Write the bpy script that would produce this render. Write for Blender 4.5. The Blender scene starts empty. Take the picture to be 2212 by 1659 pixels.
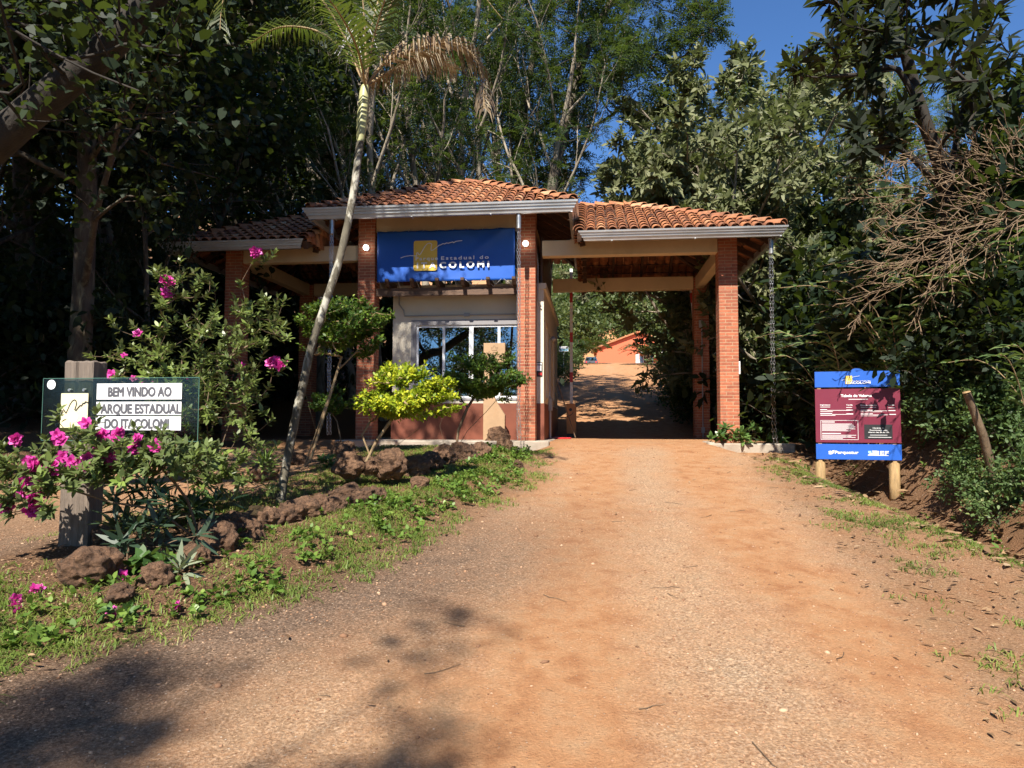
import bpy, bmesh, math, random
import numpy as np
from mathutils import Matrix, Vector, noise as mnoise

SC = bpy.context.scene
COL = SC.collection
R = math.radians

# ------------------------------------------------------------------ camera, world, sun, exposure
FPX, CXP, CYP = 1534.0, 1106.0, 829.5            # focal length and centre, in pixels of a 2212 x 1659 picture
EYE = Vector((0, 0, 1.6)); PITCH = R(3.2); ROLL = R(0.18)
CAMROT = Matrix.Rotation(math.pi/2 + PITCH, 3, 'X') @ Matrix.Rotation(ROLL, 3, 'Z')
cam = bpy.data.cameras.new('camera'); camo = bpy.data.objects.new('camera', cam); COL.objects.link(camo)
cam.sensor_width = 36.0; cam.lens = 36.0*FPX/2212.0
cam.clip_start = 0.05; cam.clip_end = 2000
camo.matrix_world = Matrix.Translation(EYE) @ CAMROT.to_4x4()
SC.camera = camo

SUN_EL, SUN_AZ = R(47), R(13.5)                   # light travels forward and a little to the right
TO_SUN = Vector((-math.sin(SUN_AZ)*math.cos(SUN_EL), -math.cos(SUN_AZ)*math.cos(SUN_EL), math.sin(SUN_EL)))
sun = bpy.data.lights.new('sun', 'SUN'); suno = bpy.data.objects.new('sun', sun); COL.objects.link(suno)
sun.energy = 5.0; sun.angle = R(0.53); sun.color = (1.0, 0.93, 0.82)
suno.rotation_euler = TO_SUN.to_track_quat('Z', 'Y').to_euler()
W = bpy.data.worlds.new('World'); SC.world = W; W.use_nodes = True
wn = W.node_tree; bg = wn.nodes['Background']
sky = wn.nodes.new('ShaderNodeTexSky'); sky.sky_type = 'NISHITA'; sky.sun_disc = False
sky.sun_elevation = SUN_EL
sky.sun_rotation = math.atan2(TO_SUN.x, TO_SUN.y)
sky.altitude = 1000; sky.air_density = 1.0; sky.dust_density = 0.15; sky.ozone_density = 3.0
tintn = wn.nodes.new('ShaderNodeMix'); tintn.data_type = 'RGBA'; tintn.blend_type = 'MULTIPLY'; tintn.inputs[0].default_value = 1
wn.links.new(sky.outputs[0], tintn.inputs[6]); tintn.inputs[7].default_value = (.80, 1.14, 1.5, 1)      # the clear deep blue of a dry winter sky
wn.links.new(tintn.outputs[2], bg.inputs[0]); bg.inputs[1].default_value = 0.06
SC.view_settings.view_transform = 'Standard'; SC.view_settings.look = 'None'
SC.view_settings.exposure = 0.98; SC.view_settings.gamma = 1.0
SC.render.engine = 'CYCLES'
SC.cycles.max_bounces = 6; SC.cycles.transparent_max_bounces = 12; SC.cycles.transmission_bounces = 6
SC.cycles.diffuse_bounces = 3; SC.cycles.glossy_bounces = 3
SC.cycles.caustics_reflective = False; SC.cycles.caustics_refractive = False
SC.cycles.use_denoising = True

def P(u, v, Y):
    """World point that the photograph's pixel (u, v) shows at distance Y along the road."""
    d = CAMROT @ Vector(((u-CXP)/FPX, (CYP-v)/FPX, -1.0))
    return EYE + d*(Y/d.y)

# ------------------------------------------------------------------ scene tree helpers
def link(o, parent=None):
    COL.objects.link(o)
    if parent is not None: o.parent = parent
    return o
def tag(o, label=None, cat=None, group=None, kind=None):
    if label: o['label'] = label
    if cat: o['category'] = cat
    if group: o['group'] = group
    if kind: o['kind'] = kind
    return o
def thing(name, label, cat, loc=(0, 0, 0), rz=0.0, group=None):
    o = bpy.data.objects.new(name, None); link(o); o.empty_display_size = 0.2
    o.location = loc; o.rotation_euler = (0, 0, rz)
    return tag(o, label, cat, group)
KIDS = {}
def add(name, me, parent=None):
    o = bpy.data.objects.new(name, me); link(o, parent)
    if parent is not None: KIDS.setdefault(parent.name, []).append(o)
    return o
def dup(root, loc, rz=0.0, s=1.0, label=None, group=None, tilt=(0, 0)):
    def cp(o, par):
        c = o.copy(); link(c)
        if par is not None: c.parent = par; KIDS.setdefault(par.name, []).append(c)
        for k in list(KIDS.get(o.name, [])): cp(k, c)
        return c
    r = cp(root, None)
    r.location = loc; r.rotation_euler = (tilt[0], tilt[1], rz)
    r.scale = (s, s, s) if not hasattr(s, '__len__') else s
    if label: r['label'] = label
    if group: r['group'] = group
    return r

# ------------------------------------------------------------------ mesh helpers
def np_mesh(name, V, F, mat=None, tint=None, smooth=False):
    V = np.asarray(V, dtype=np.float32).reshape(-1, 3); F = np.asarray(F, dtype=np.int32)
    me = bpy.data.meshes.new(name)
    n, k = F.shape
    me.vertices.add(len(V)); me.vertices.foreach_set('co', V.ravel())
    me.loops.add(n*k); me.loops.foreach_set('vertex_index', F.ravel())
    me.polygons.add(n); me.polygons.foreach_set('loop_start', np.arange(0, n*k, k, dtype=np.int32))
    if smooth: me.polygons.foreach_set('use_smooth', np.ones(n, dtype=bool))
    me.update(calc_edges=True)
    if mat: me.materials.append(mat)
    if tint is not None:
        a = me.attributes.new('tint', 'FLOAT', 'FACE'); a.data.foreach_set('value', np.asarray(tint, dtype=np.float32))
    return me

class MB:
    def __init__(s): s.v = []; s.f = []
    def add(s, V, F):
        b = len(s.v); s.v += [tuple(p) for p in V]; s.f += [tuple(i+b for i in f) for f in F]
    def box(s, x0, x1, y0, y1, z0, z1):
        s.add([(x0,y0,z0),(x1,y0,z0),(x1,y1,z0),(x0,y1,z0),(x0,y0,z1),(x1,y0,z1),(x1,y1,z1),(x0,y1,z1)],
              [(3,2,1,0),(4,5,6,7),(0,1,5,4),(1,2,6,5),(2,3,7,6),(3,0,4,7)])
    def bar(s, a, b, w, h, up=(0, 0, 1)):
        a = Vector(a); b = Vector(b); d = (b-a).normalized(); u = Vector(up)
        x = d.cross(u).normalized(); u = x.cross(d).normalized()
        V = []
        for p in (a, b):
            for sx, sz in ((-1,-1),(1,-1),(1,1),(-1,1)): V.append(p + x*sx*w/2 + u*sz*h/2)
        s.add(V, [(0,1,2,3),(7,6,5,4),(0,4,5,1),(1,5,6,2),(2,6,7,3),(3,7,4,0)])
    def tube(s, pts, rad, n=8, cap=True):
        pts = [Vector(p) for p in pts]
        if not hasattr(rad, '__len__'): rad = [rad]*len(pts)
        V = []; F = []
        x = None
        for i, p in enumerate(pts):
            d = (pts[min(i+1, len(pts)-1)] - pts[max(i-1, 0)]).normalized()
            if x is None:
                x = d.cross(Vector((0.3, 0.9, 0.1)) if abs(d.y) < .9 else Vector((1, 0, 0))).normalized()
            x = (x - d*x.dot(d)).normalized(); y = d.cross(x)
            for k in range(n):
                t = 2*math.pi*k/n; V.append(p + (x*math.cos(t) + y*math.sin(t))*rad[i])
        for i in range(len(pts)-1):
            for k in range(n):
                F.append((i*n+k, i*n+(k+1)%n, (i+1)*n+(k+1)%n, (i+1)*n+k))
        if cap:
            F.append(tuple(range(n))[::-1]); F.append(tuple(range((len(pts)-1)*n, len(pts)*n)))
        s.add(V, F)
    def prism(s, poly, y0, y1):
        """polygon in x, z (counter-clockwise seen from -y) extruded from y0 to y1"""
        n = len(poly)
        V = [(p[0], y0, p[1]) for p in poly] + [(p[0], y1, p[1]) for p in poly]
        s.add(V, [tuple(range(n)), tuple(range(2*n-1, n-1, -1))] + [(i+n, (i+1) % n + n, (i+1) % n, i) for i in range(n)])
    def build(s, name, mat, parent=None, bevel=0.0, smooth=False, uv=False, mats=None):
        me = bpy.data.meshes.new(name); me.from_pydata(s.v, [], s.f)
        bm = bmesh.new(); bm.from_mesh(me)
        bmesh.ops.recalc_face_normals(bm, faces=bm.faces)
        if bevel > 0:
            es = [e for e in bm.edges if len(e.link_faces) == 2 and e.calc_face_angle(0) > 0.6]
            bmesh.ops.bevel(bm, geom=es, offset=bevel, segments=1, affect='EDGES', profile=0.5)
        bm.to_mesh(me); bm.free(); me.update()
        if smooth: me.polygons.foreach_set('use_smooth', [True]*len(me.polygons))
        if uv: box_uv(me)
        me.materials.append(mat)
        return add(name, me, parent)

def box_uv(me):
    uvl = me.uv_layers.new(name='UVMap'); me.update()
    for p in me.polygons:
        n = p.normal
        for li in p.loop_indices:
            c = me.vertices[me.loops[li].vertex_index].co
            if abs(n.z) > .7: q = (c.x, c.y)
            elif abs(n.x) > abs(n.y): q = (c.y, c.z)
            else: q = (c.x, c.z)
            uvl.data[li].uv = q

def text_obj(name, body, size, mat, parent, loc, depth=0.002, bold=0.0, align='LEFT', space=1.0, fit=None, rot=(math.pi/2, 0, 0)):
    """lettering in the x-z plane, facing -y, as real thin solids"""
    cu = bpy.data.curves.new(name, 'FONT'); cu.body = body; cu.size = size; cu.extrude = depth
    cu.align_x = align; cu.space_character = space; cu.resolution_u = 4
    o = bpy.data.objects.new(name, cu); COL.objects.link(o)
    dg = bpy.context.evaluated_depsgraph_get(); dg.update()
    me = bpy.data.meshes.new_from_object(o.evaluated_get(dg))
    bpy.data.objects.remove(o); bpy.data.curves.remove(cu)
    if fit:
        n = len(me.vertices); co = np.zeros(n*3, np.float32); me.vertices.foreach_get('co', co); co = co.reshape(-1, 3)
        w = co[:, 0].max()-co[:, 0].min(); k = fit/w
        off = {'LEFT': co[:, 0].min(), 'CENTER': (co[:, 0].min()+co[:, 0].max())/2, 'RIGHT': co[:, 0].max()}[align]
        co[:, 0] = (co[:, 0]-off)*k; me.vertices.foreach_set('co', co.ravel())
    if bold > 0:      # heavier strokes: the same letters laid over each other a hair apart
        n = len(me.vertices); co = np.zeros(n*3, np.float32); me.vertices.foreach_get('co', co); co = co.reshape(-1, 3); fs = [tuple(p.vertices) for p in me.polygons]; V = []; F = []
        for i, (dx, dy) in enumerate(((0, 0), (bold, 0), (-bold, 0), (0, bold), (0, -bold), (bold*.7, bold*.7), (-bold*.7, -bold*.7), (bold*.7, -bold*.7), (-bold*.7, bold*.7))):
            V += [(a+dx, b+dy, c+i*.00012) for a, b, c in co]; F += [tuple(k+i*n for k in f) for f in fs]
        me = bpy.data.meshes.new(name); me.from_pydata(V, [], F)
    me.materials.clear(); me.materials.append(mat)
    t = add(name, me, parent); t.location = loc; t.rotation_euler = rot
    return t

# ------------------------------------------------------------------ materials
def nt(name):
    m = bpy.data.materials.new(name); m.use_nodes = True
    t = m.node_tree; return m, t, t.nodes['Principled BSDF']
def N(t, kind, **kw):
    n = t.nodes.new(kind)
    for k, v in kw.items():
        if k in ('operation', 'blend_type', 'data_type', 'attribute_name', 'noise_dimensions', 'feature', 'wave_type', 'bands_direction'): setattr(n, k, v)
    return n
def ramp(t, stops):
    r = t.nodes.new('ShaderNodeValToRGB'); e = r.color_ramp.elements
    while len(e) < len(stops): e.new(0.5)
    for i, (p, c) in enumerate(stops):
        e[i].position = p; e[i].color = (*c, 1) if len(c) == 3 else c
    return r
def mixc(t, a, b, f, mode='MIX'):
    m = t.nodes.new('ShaderNodeMix'); m.data_type = 'RGBA'; m.blend_type = mode
    def put(sock, v):
        if isinstance(v, (tuple, list)): sock.default_value = (*v, 1)[:4]
        elif isinstance(v, (int, float)): sock.default_value = v
        else: t.links.new(v, sock)
    put(m.inputs[0], f); put(m.inputs[6], a); put(m.inputs[7], b)
    return m.outputs[2]
def noise(t, scale, detail=4, rough=.55, vec=None, dist=0.0):
    n = t.nodes.new('ShaderNodeTexNoise'); n.inputs['Scale'].default_value = scale
    n.inputs['Detail'].default_value = detail; n.inputs['Roughness'].default_value = rough; n.inputs['Distortion'].default_value = dist
    if vec is not None: t.links.new(vec, n.inputs['Vector'])
    return n.outputs['Fac']
def bump(t, h, strength, dist, prev=None):
    b = t.nodes.new('ShaderNodeBump'); b.inputs['Strength'].default_value = strength; b.inputs['Distance'].default_value = dist
    t.links.new(h, b.inputs['Height'])
    if prev is not None: t.links.new(prev, b.inputs['Normal'])
    return b.outputs[0]
def coord(t, which='Object', scale=None):
    c = t.nodes.new('ShaderNodeTexCoord').outputs[which]
    if scale:
        m = t.nodes.new('ShaderNodeMapping'); m.inputs['Scale'].default_value = scale; t.links.new(c, m.inputs['Vector']); return m.outputs[0]
    return c
def mathn(t, op, a, b=None, c=None):
    m = t.nodes.new('ShaderNodeMath'); m.operation = op
    for i, v in enumerate((a, b, c)):
        if v is None: continue
        if isinstance(v, (int, float)): m.inputs[i].default_value = v
        else: t.links.new(v, m.inputs[i])
    return m.outputs[0]

def plain(name, col, rough=.6, metal=0.0, var=.15, scale=6, bmp=0.0, spec=.5, stretch=None, stain=None, bscale=None):
    """a painted or natural surface with uneven colour, uneven gloss and some relief"""
    m, t, b = nt(name)
    v = coord(t, 'Object', stretch)
    n1 = noise(t, scale, 6, .65, v)
    lo = tuple(max(0, c*(1-var)) for c in col); hi = tuple(min(1, c*(1+var)) for c in col)
    r = ramp(t, [(.3, lo), (.7, hi)]); t.links.new(n1, r.inputs[0]); c = r.outputs[0]
    if stain:
        n2 = noise(t, scale*.35, 5, .7, v, 1.0); r2 = ramp(t, [(.52, (0, 0, 0)), (.72, (1, 1, 1))]); t.links.new(n2, r2.inputs[0])
        c = mixc(t, c, stain, mathn(t, 'MULTIPLY', r2.outputs[0], .65))
    t.links.new(c, b.inputs['Base Color'])
    b.inputs['Metallic'].default_value = metal
    b.inputs['Specular IOR Level'].default_value = spec
    rr = mathn(t, 'MULTIPLY_ADD', n1, .25, rough-.12); t.links.new(rr, b.inputs['Roughness'])
    if bmp > 0: t.links.new(bump(t, noise(t, bscale or scale*6, 5, .6, v), bmp, .01), b.inputs['Normal'])
    return m

def leafmat(name, stops, rough=.42, trans=.3, tcol=None, spec=.5, back=None):
    """stops: ramp over each leaf's own tint attribute"""
    m, t, b = nt(name)
    a = t.nodes.new('ShaderNodeAttribute'); a.attribute_name = 'tint'
    oi = t.nodes.new('ShaderNodeObjectInfo')
    f = mathn(t, 'MULTIPLY_ADD', oi.outputs['Random'], .22, mathn(t, 'MULTIPLY_ADD', a.outputs['Fac'], .85, -.05))
    r = ramp(t, stops); t.links.new(f, r.inputs[0]); c = r.outputs[0]
    if back:
        g = t.nodes.new('ShaderNodeNewGeometry'); c = mixc(t, c, back, mathn(t, 'MULTIPLY', g.outputs['Backfacing'], .75))
    t.links.new(c, b.inputs['Base Color']); b.inputs['Roughness'].default_value = rough
    b.inputs['Specular IOR Level'].default_value = spec
    tr = t.nodes.new('ShaderNodeBsdfTranslucent')
    t.links.new(mixc(t, c, (.35, .5, .05) if tcol is None else tcol, .35), tr.inputs['Color'])
    mx = t.nodes.new('ShaderNodeMixShader'); mx.inputs[0].default_value = trans
    t.links.new(b.outputs[0], mx.inputs[1]); t.links.new(tr.outputs[0], mx.inputs[2])
    t.links.new(mx.outputs[0], t.nodes['Material Output'].inputs['Surface'])
    return m

M = {}
M['cream'] = plain('cream_render', (.62, .50, .33), .85, var=.07, scale=2.5, bmp=.25, stain=(.47, .37, .24), bscale=60)
M['wall'] = plain('wall_render', (.66, .60, .49), .85, var=.05, scale=2, bmp=.2, stain=(.55, .47, .36), bscale=60)
M['wainscot'] = plain('wainscot_paint', (.19, .052, .026), .6, var=.15, scale=3, bmp=.2, stain=(.16, .05, .025), bscale=50)
M['grey_border'] = plain('grey_paint', (.25, .24, .25), .7, var=.06, scale=4)
M['alu'] = plain('white_aluminium', (.78, .8, .83), .35, var=.04, scale=4)
M['darkwood'] = plain('dark_timber', (.075, .038, .022), .65, var=.4, scale=4, bmp=.4, stretch=(.6, 6, 6), stain=(.035, .02, .014))
M['beamwood'] = plain('weathered_timber', (.12, .07, .045), .7, var=.45, scale=5, bmp=.5, stretch=(1, 6, 6))
M['shade_brown'] = plain('shaded_panel', (.07, .034, .02), .6, var=.3, scale=3, stretch=(3, 3, .4))
M['zinc'] = plain('zinc_sheet', (.62, .64, .66), .42, metal=.75, var=.14, scale=1.6, stretch=(1, 1, 2), stain=(.44, .45, .46))
M['steel'] = plain('galvanised_steel', (.5, .51, .52), .38, metal=.85, var=.15, scale=8)
M['conduit'] = plain('grey_conduit', (.33, .33, .33), .5, var=.08)
M['slab'] = plain('rough_concrete', (.36, .31, .25), .9, var=.2, scale=4, bmp=.6, stain=(.22, .15, .1))
M['white'] = plain('white_paint', (.8, .8, .8), .5, var=.03, scale=3)
M['red'] = plain('red_paint', (.55, .03, .03), .45, var=.1)
M['black'] = plain('black_paint', (.015, .015, .017), .5, var=.2)
M['orange'] = plain('orange_paint', (.64, .24, .05), .45, var=.08, scale=3, stain=(.5, .2, .06))
M['ink'] = plain('black_ink', (.02, .02, .025), .6, var=.1)
M['greyink'] = plain('grey_ink', (.1, .1, .115), .6, var=.25, scale=9)
M['gold'] = plain('gold_print', (.78, .54, .08), .55, var=.05)
M['whiteink'] = plain('white_print', (.82, .82, .82), .55, var=.04)
M['blue'] = plain('blue_print', (.012, .10, .48), .5, var=.06, scale=3)
M['maroon'] = plain('maroon_print', (.16, .012, .035), .5, var=.08, scale=3)
M['sticker'] = plain('paper_sticker', (.85, .88, .9), .5, var=.03)
M['cyan'] = plain('cyan_print', (.35, .66, .85), .5, var=.05)
M['creampanel'] = plain('cream_film', (.82, .72, .46), .5, var=.03, scale=3)
M['log'] = plain('treated_log', (.40, .26, .12), .75, var=.3, scale=7, bmp=.5, stretch=(5, 5, .7), stain=(.24, .17, .09))
M['postwood'] = plain('old_sleeper_wood', (.19, .15, .12), .85, var=.4, scale=6, bmp=1.0, stretch=(5, 5, .35), stain=(.12, .09, .075))
M['marker'] = plain('totem_concrete', (.40, .26, .15), .85, var=.12, scale=4, bmp=.3, stain=(.36, .21, .11))
M['carve'] = plain('carved_lines', (.20, .125, .07), .9, var=.1)
M['house'] = plain('orange_render', (.62, .145, .065), .8, var=.05, scale=1)
M['bulb'] = bpy.data.materials.new('lit_bulb'); M['bulb'].use_nodes = True
_b = M['bulb'].node_tree.nodes['Principled BSDF']; _b.inputs['Emission Color'].default_value = (1, .97, .86, 1); _b.inputs['Emission Strength'].default_value = 4

def tilemat():
    m, t, b = nt('clay_tile')
    a = t.nodes.new('ShaderNodeAttribute'); a.attribute_name = 'tint'
    r = ramp(t, [(0, (.15, .06, .035)), (.4, (.34, .13, .06)), (.75, (.47, .19, .08)), (1, (.55, .31, .17))]); t.links.new(a.outputs['Fac'], r.inputs[0])
    v = coord(t, 'Object'); n1 = noise(t, 3.5, 7, .7, v, .6)
    rr = ramp(t, [(.47, (0, 0, 0)), (.68, (1, 1, 1))]); t.links.new(n1, rr.inputs[0])
    c = mixc(t, r.outputs[0], (.075, .045, .035), mathn(t, 'MULTIPLY', rr.outputs[0], .8))
    n2 = noise(t, 14, 5, .7, v); r3 = ramp(t, [(.6, (0, 0, 0)), (.74, (1, 1, 1))]); t.links.new(n2, r3.inputs[0])
    c = mixc(t, c, (.6, .48, .36), mathn(t, 'MULTIPLY', r3.outputs[0], .35))
    t.links.new(c, b.inputs['Base Color']); b.inputs['Roughness'].default_value = .85
    t.links.new(bump(t, noise(t, 40, 4, .6, v), .4, .008), b.inputs['Normal'])
    return m
M['tile'] = tilemat()

def brickmat():
    m, t, b = nt('face_brick')
    uv = t.nodes.new('ShaderNodeUVMap').outputs[0]
    nz = t.nodes.new('ShaderNodeTexNoise'); nz.inputs['Scale'].default_value = 14; t.links.new(uv, nz.inputs['Vector'])
    vm = t.nodes.new('ShaderNodeVectorMath'); vm.operation = 'SCALE'; vm.inputs['Scale'].default_value = .006; t.links.new(nz.outputs['Color'], vm.inputs[0])
    va = t.nodes.new('ShaderNodeVectorMath'); va.operation = 'ADD'; t.links.new(uv, va.inputs[0]); t.links.new(vm.outputs[0], va.inputs[1])
    k = t.nodes.new('ShaderNodeTexBrick'); t.links.new(va.outputs[0], k.inputs['Vector'])
    k.offset = .5; k.inputs['Scale'].default_value = 1
    k.inputs['Brick Width'].default_value = .245; k.inputs['Row Height'].default_value = .064; k.inputs['Mortar Size'].default_value = .0075
    k.inputs['Mortar Smooth'].default_value = .25; k.inputs['Bias'].default_value = -.1
    k.inputs['Color1'].default_value = (.47, .155, .078, 1); k.inputs['Color2'].default_value = (.29, .088, .05, 1); k.inputs['Mortar'].default_value = (.46, .30, .19, 1)
    v = coord(t, 'Object'); n1 = noise(t, 9, 6, .7, v)
    r = ramp(t, [(.3, (.72, .68, .66)), (.7, (1.15, 1.1, 1.08))]); t.links.new(n1, r.inputs[0])
    c = mixc(t, k.outputs['Color'], r.outputs[0], 1.0, 'MULTIPLY')
    n3 = noise(t, 1.3, 5, .7, v, .8); r3 = ramp(t, [(.5, (0, 0, 0)), (.75, (1, 1, 1))]); t.links.new(n3, r3.inputs[0])
    c = mixc(t, c, (.17, .09, .06), mathn(t, 'MULTIPLY', r3.outputs[0], .5))
    t.links.new(c, b.inputs['Base Color']); b.inputs['Roughness'].default_value = .85
    h = mathn(t, 'SUBTRACT', mathn(t, 'MULTIPLY', n1, .25), k.outputs['Fac'])
    t.links.new(bump(t, h, .7, .008), b.inputs['Normal'])
    return m
M['brick'] = brickmat()

def glassmat(name, tint, fac, rough=0.0, spread=.6):
    m, t, b = nt(name)
    tr = t.nodes.new('ShaderNodeBsdfTransparent'); tr.inputs[0].default_value = (*tint, 1)
    gl = t.nodes.new('ShaderNodeBsdfGlossy'); gl.inputs['Roughness'].default_value = rough; gl.inputs[0].default_value = (.9, .95, 1, 1)
    fr = t.nodes.new('ShaderNodeLayerWeight'); fr.inputs[0].default_value = .35
    mx = t.nodes.new('ShaderNodeMixShader')
    t.links.new(mathn(t, 'MULTIPLY_ADD', fr.outputs['Fresnel'], spread, fac), mx.inputs[0])
    t.links.new(tr.outputs[0], mx.inputs[1]); t.links.new(gl.outputs[0], mx.inputs[2])
    t.links.new(mx.outputs[0], t.nodes['Material Output'].inputs['Surface'])
    t.nodes.remove(b)
    return m
M['winglass'] = glassmat('window_glass', (.55, .6, .62), .24)
M['signglass'] = glassmat('sign_glass', (.62, .68, .62), .03, .18, .15)
M['glassedge'] = plain('green_glass_edge', (.10, .22, .17), .2, var=.1)

def barkmat(name, a, b_, c=None, scale=5, stretch=(1, 1, .35), bm=.7):
    m, t, b = nt(name)
    v = coord(t, 'Object', stretch); n1 = noise(t, scale, 7, .7, v, .4)
    r = ramp(t, [(.32, a), (.66, b_)]); t.links.new(n1, r.inputs[0]); col = r.outputs[0]
    if c:
        n2 = noise(t, scale*1.4, 6, .7, v, .8); r2 = ramp(t, [(.5, (0, 0, 0)), (.6, (1, 1, 1))]); t.links.new(n2, r2.inputs[0])
        col = mixc(t, col, c, mathn(t, 'MULTIPLY', r2.outputs[0], .8))
    t.links.new(col, b.inputs['Base Color']); b.inputs['Roughness'].default_value = .9
    t.links.new(bump(t, noise(t, scale*5, 5, .65, v), bm, .02), b.inputs['Normal'])
    return m
M['bark_dark'] = barkmat('dark_bark', (.04, .03, .022), (.11, .085, .06), (.16, .15, .10))
M['bark_shaded'] = barkmat('shaded_bark', (.014, .011, .009), (.04, .032, .024), None)  # shade on the leaning trunk and the loquat is put into this colour
M['bark_pale'] = barkmat('pale_bark', (.20, .165, .12), (.42, .36, .28), (.09, .07, .05), 4)
M['bark_brown'] = barkmat('brown_bark', (.10, .065, .04), (.24, .165, .10), None, 6)
M['bark_tan'] = barkmat('tan_bark', (.24, .165, .09), (.40, .29, .16), None, 9)
M['twig'] = barkmat('dry_twig', (.13, .085, .05), (.27, .185, .11), None, 9)

# ------------------------------------------------------------------ terrain
def smooth_interp(y, xs, ys):
    y = np.asarray(y, float); acc = 0
    for k in (-.6, -.3, 0, .3, .6): acc = acc + np.interp(y + k*(0.6 + 0.03*np.abs(y)), xs, ys)
    return acc/5
ZY = [-20, 0, 5, 9.5, 12.6, 19, 30, 46, 60, 64, 90, 105, 160, 260]
ZZ = [-1.6, 0, .5, .93, 1.25, 1.25, 2.75, 4.95, 6.8, 7.05, 9.2, 10.2, 38, 80]
def edge_r(y): return smooth_interp(y, [-20, 0, 10, 12.6, 16, 20, 40, 60, 80, 120], [3.6, 3.7, 3.9, 4.7, 4.9, 4.9, 8, 11, 18, 40])
def edge_l(y): return smooth_interp(y, [-20, 0, 3.55, 4.7, 8.85, 13, 20, 60, 80, 120], [-7, -4.2, -2.56, -1.24, .31, .55, 1.2, 5.0, 4, -20])
RNG = np.random.default_rng(7)
_waves = [(RNG.uniform(0, 6.28), RNG.uniform(.6, 9)*s, RNG.uniform(0, 6.28)) for s in (1,)*26]
def wavy(x, y):
    z = 0
    for a, k, p in _waves: z = z + np.sin((x*math.cos(a) + y*math.sin(a))*k + p)/(1 + k*.9)
    return z/6
def sstep(a, b, x):
    t = np.clip((x-a)/(b-a), 0, 1); return t*t*(3-2*t)
def H(x, y, fine=True):
    x = np.asarray(x, float); y = np.asarray(y, float)
    z = smooth_interp(y, ZY, ZZ)
    er, el = edge_r(y), edge_l(y)
    d = x - er
    near = 1 - sstep(11.2, 12.4, y); far = sstep(18.5, 21, y)*(1-sstep(55, 64, y))
    z = z - near*.50*np.exp(-((d-.70)/.40)**2) + near*.05*np.exp(-((d+.12)/.25)**2)
    bank = 7.0*(1-np.exp(-np.clip(d-1.1, 0, None)*.125))
    z = z + bank*(near + (1-near)*(1-far)*.12*(1-sstep(60, 70, y)) + far*.9)
    g = (1-sstep(11.5, 12.6, y))
    sg = (y-13.7)+(x-4.03)*.114
    z = z - .17*sstep(-3.2, -.9, sg)*(1-sstep(-.28, -.12, sg))*(sstep(1.0, .35, x)*sstep(-7.5, -6, x)+sstep(3.5, 4.1, x)*(1-sstep(5.6, 6.4, x)))
    bedc = (x - el); bed = sstep(-.25, -.75, bedc)*sstep(-3.7, -2.5, bedc)*sstep(3.6, 5.0, y)
    z = z + g*bed*.10
    lf = np.clip(-5.5 - x - .1*np.abs(y-8), 0, None)
    z = z + .16*lf*(1-sstep(60, 90, y))
    lb = np.clip(el-.6-x, 0, None)*sstep(20, 24, y)*(1-sstep(58, 70, y)); z = z + np.minimum(lb*.10, 3.0)
    if fine:
        road = sstep(-.5, .6, bedc)*sstep(.5, -.5, d)
        flat = sstep(12.3, 12.9, y)*(1-sstep(18.8, 19.6, y))*sstep(-8, -7, x)*sstep(5.2, 4.8, x)
        z = z + wavy(x, y)*(.022 + .035*(1-road))*(1-flat)
    return z
def G(u, v):
    """ground point under a pixel (march along the ray)"""
    d = CAMROT @ Vector(((u-CXP)/FPX, (CYP-v)/FPX, -1.0)); d = d/d.y
    y0 = 2.0
    for i in range(4000):
        y = y0 + i*.02; p = EYE + d*y
        if p.z < float(H(p.x, p.y, False)): return p
    return EYE + d*60
def on(x, y, dz=0.0): return Vector((x, y, float(H(x, y)) + dz))

def axis(parts):
    out = []
    for a, b, st in parts: out.append(np.arange(a, b-1e-6, st))
    return np.concatenate(out + [[parts[-1][1]]])
GX = axis([(-140, -40, 10), (-40, -12, 1.0), (-12, -6, .25), (-6, 8, .09), (8, 14, .3), (14, 40, 1.0), (40, 150, 10)])
GY = axis([(-24, -4, 2), (-4, 1.5, .5), (1.5, 14, .09), (14, 30, .3), (30, 70, .6), (70, 110, 2), (110, 270, 8)])
XX, YY = np.meshgrid(GX, GY)
ZZZ = H(XX, YY)
TV = np.stack([XX.ravel(), YY.ravel(), ZZZ.ravel()], 1)
nx = len(GX); ii, jj = np.meshgrid(np.arange(len(GY)-1), np.arange(nx-1), indexing='ij')
TF = np.stack([ii*nx+jj, ii*nx+jj+1, (ii+1)*nx+jj+1, (ii+1)*nx+jj], -1).reshape(-1, 4)
cx = (XX[:-1, :-1]+XX[1:, 1:]).ravel()/2; cy = (YY[:-1, :-1]+YY[1:, 1:]).ravel()/2
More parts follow.
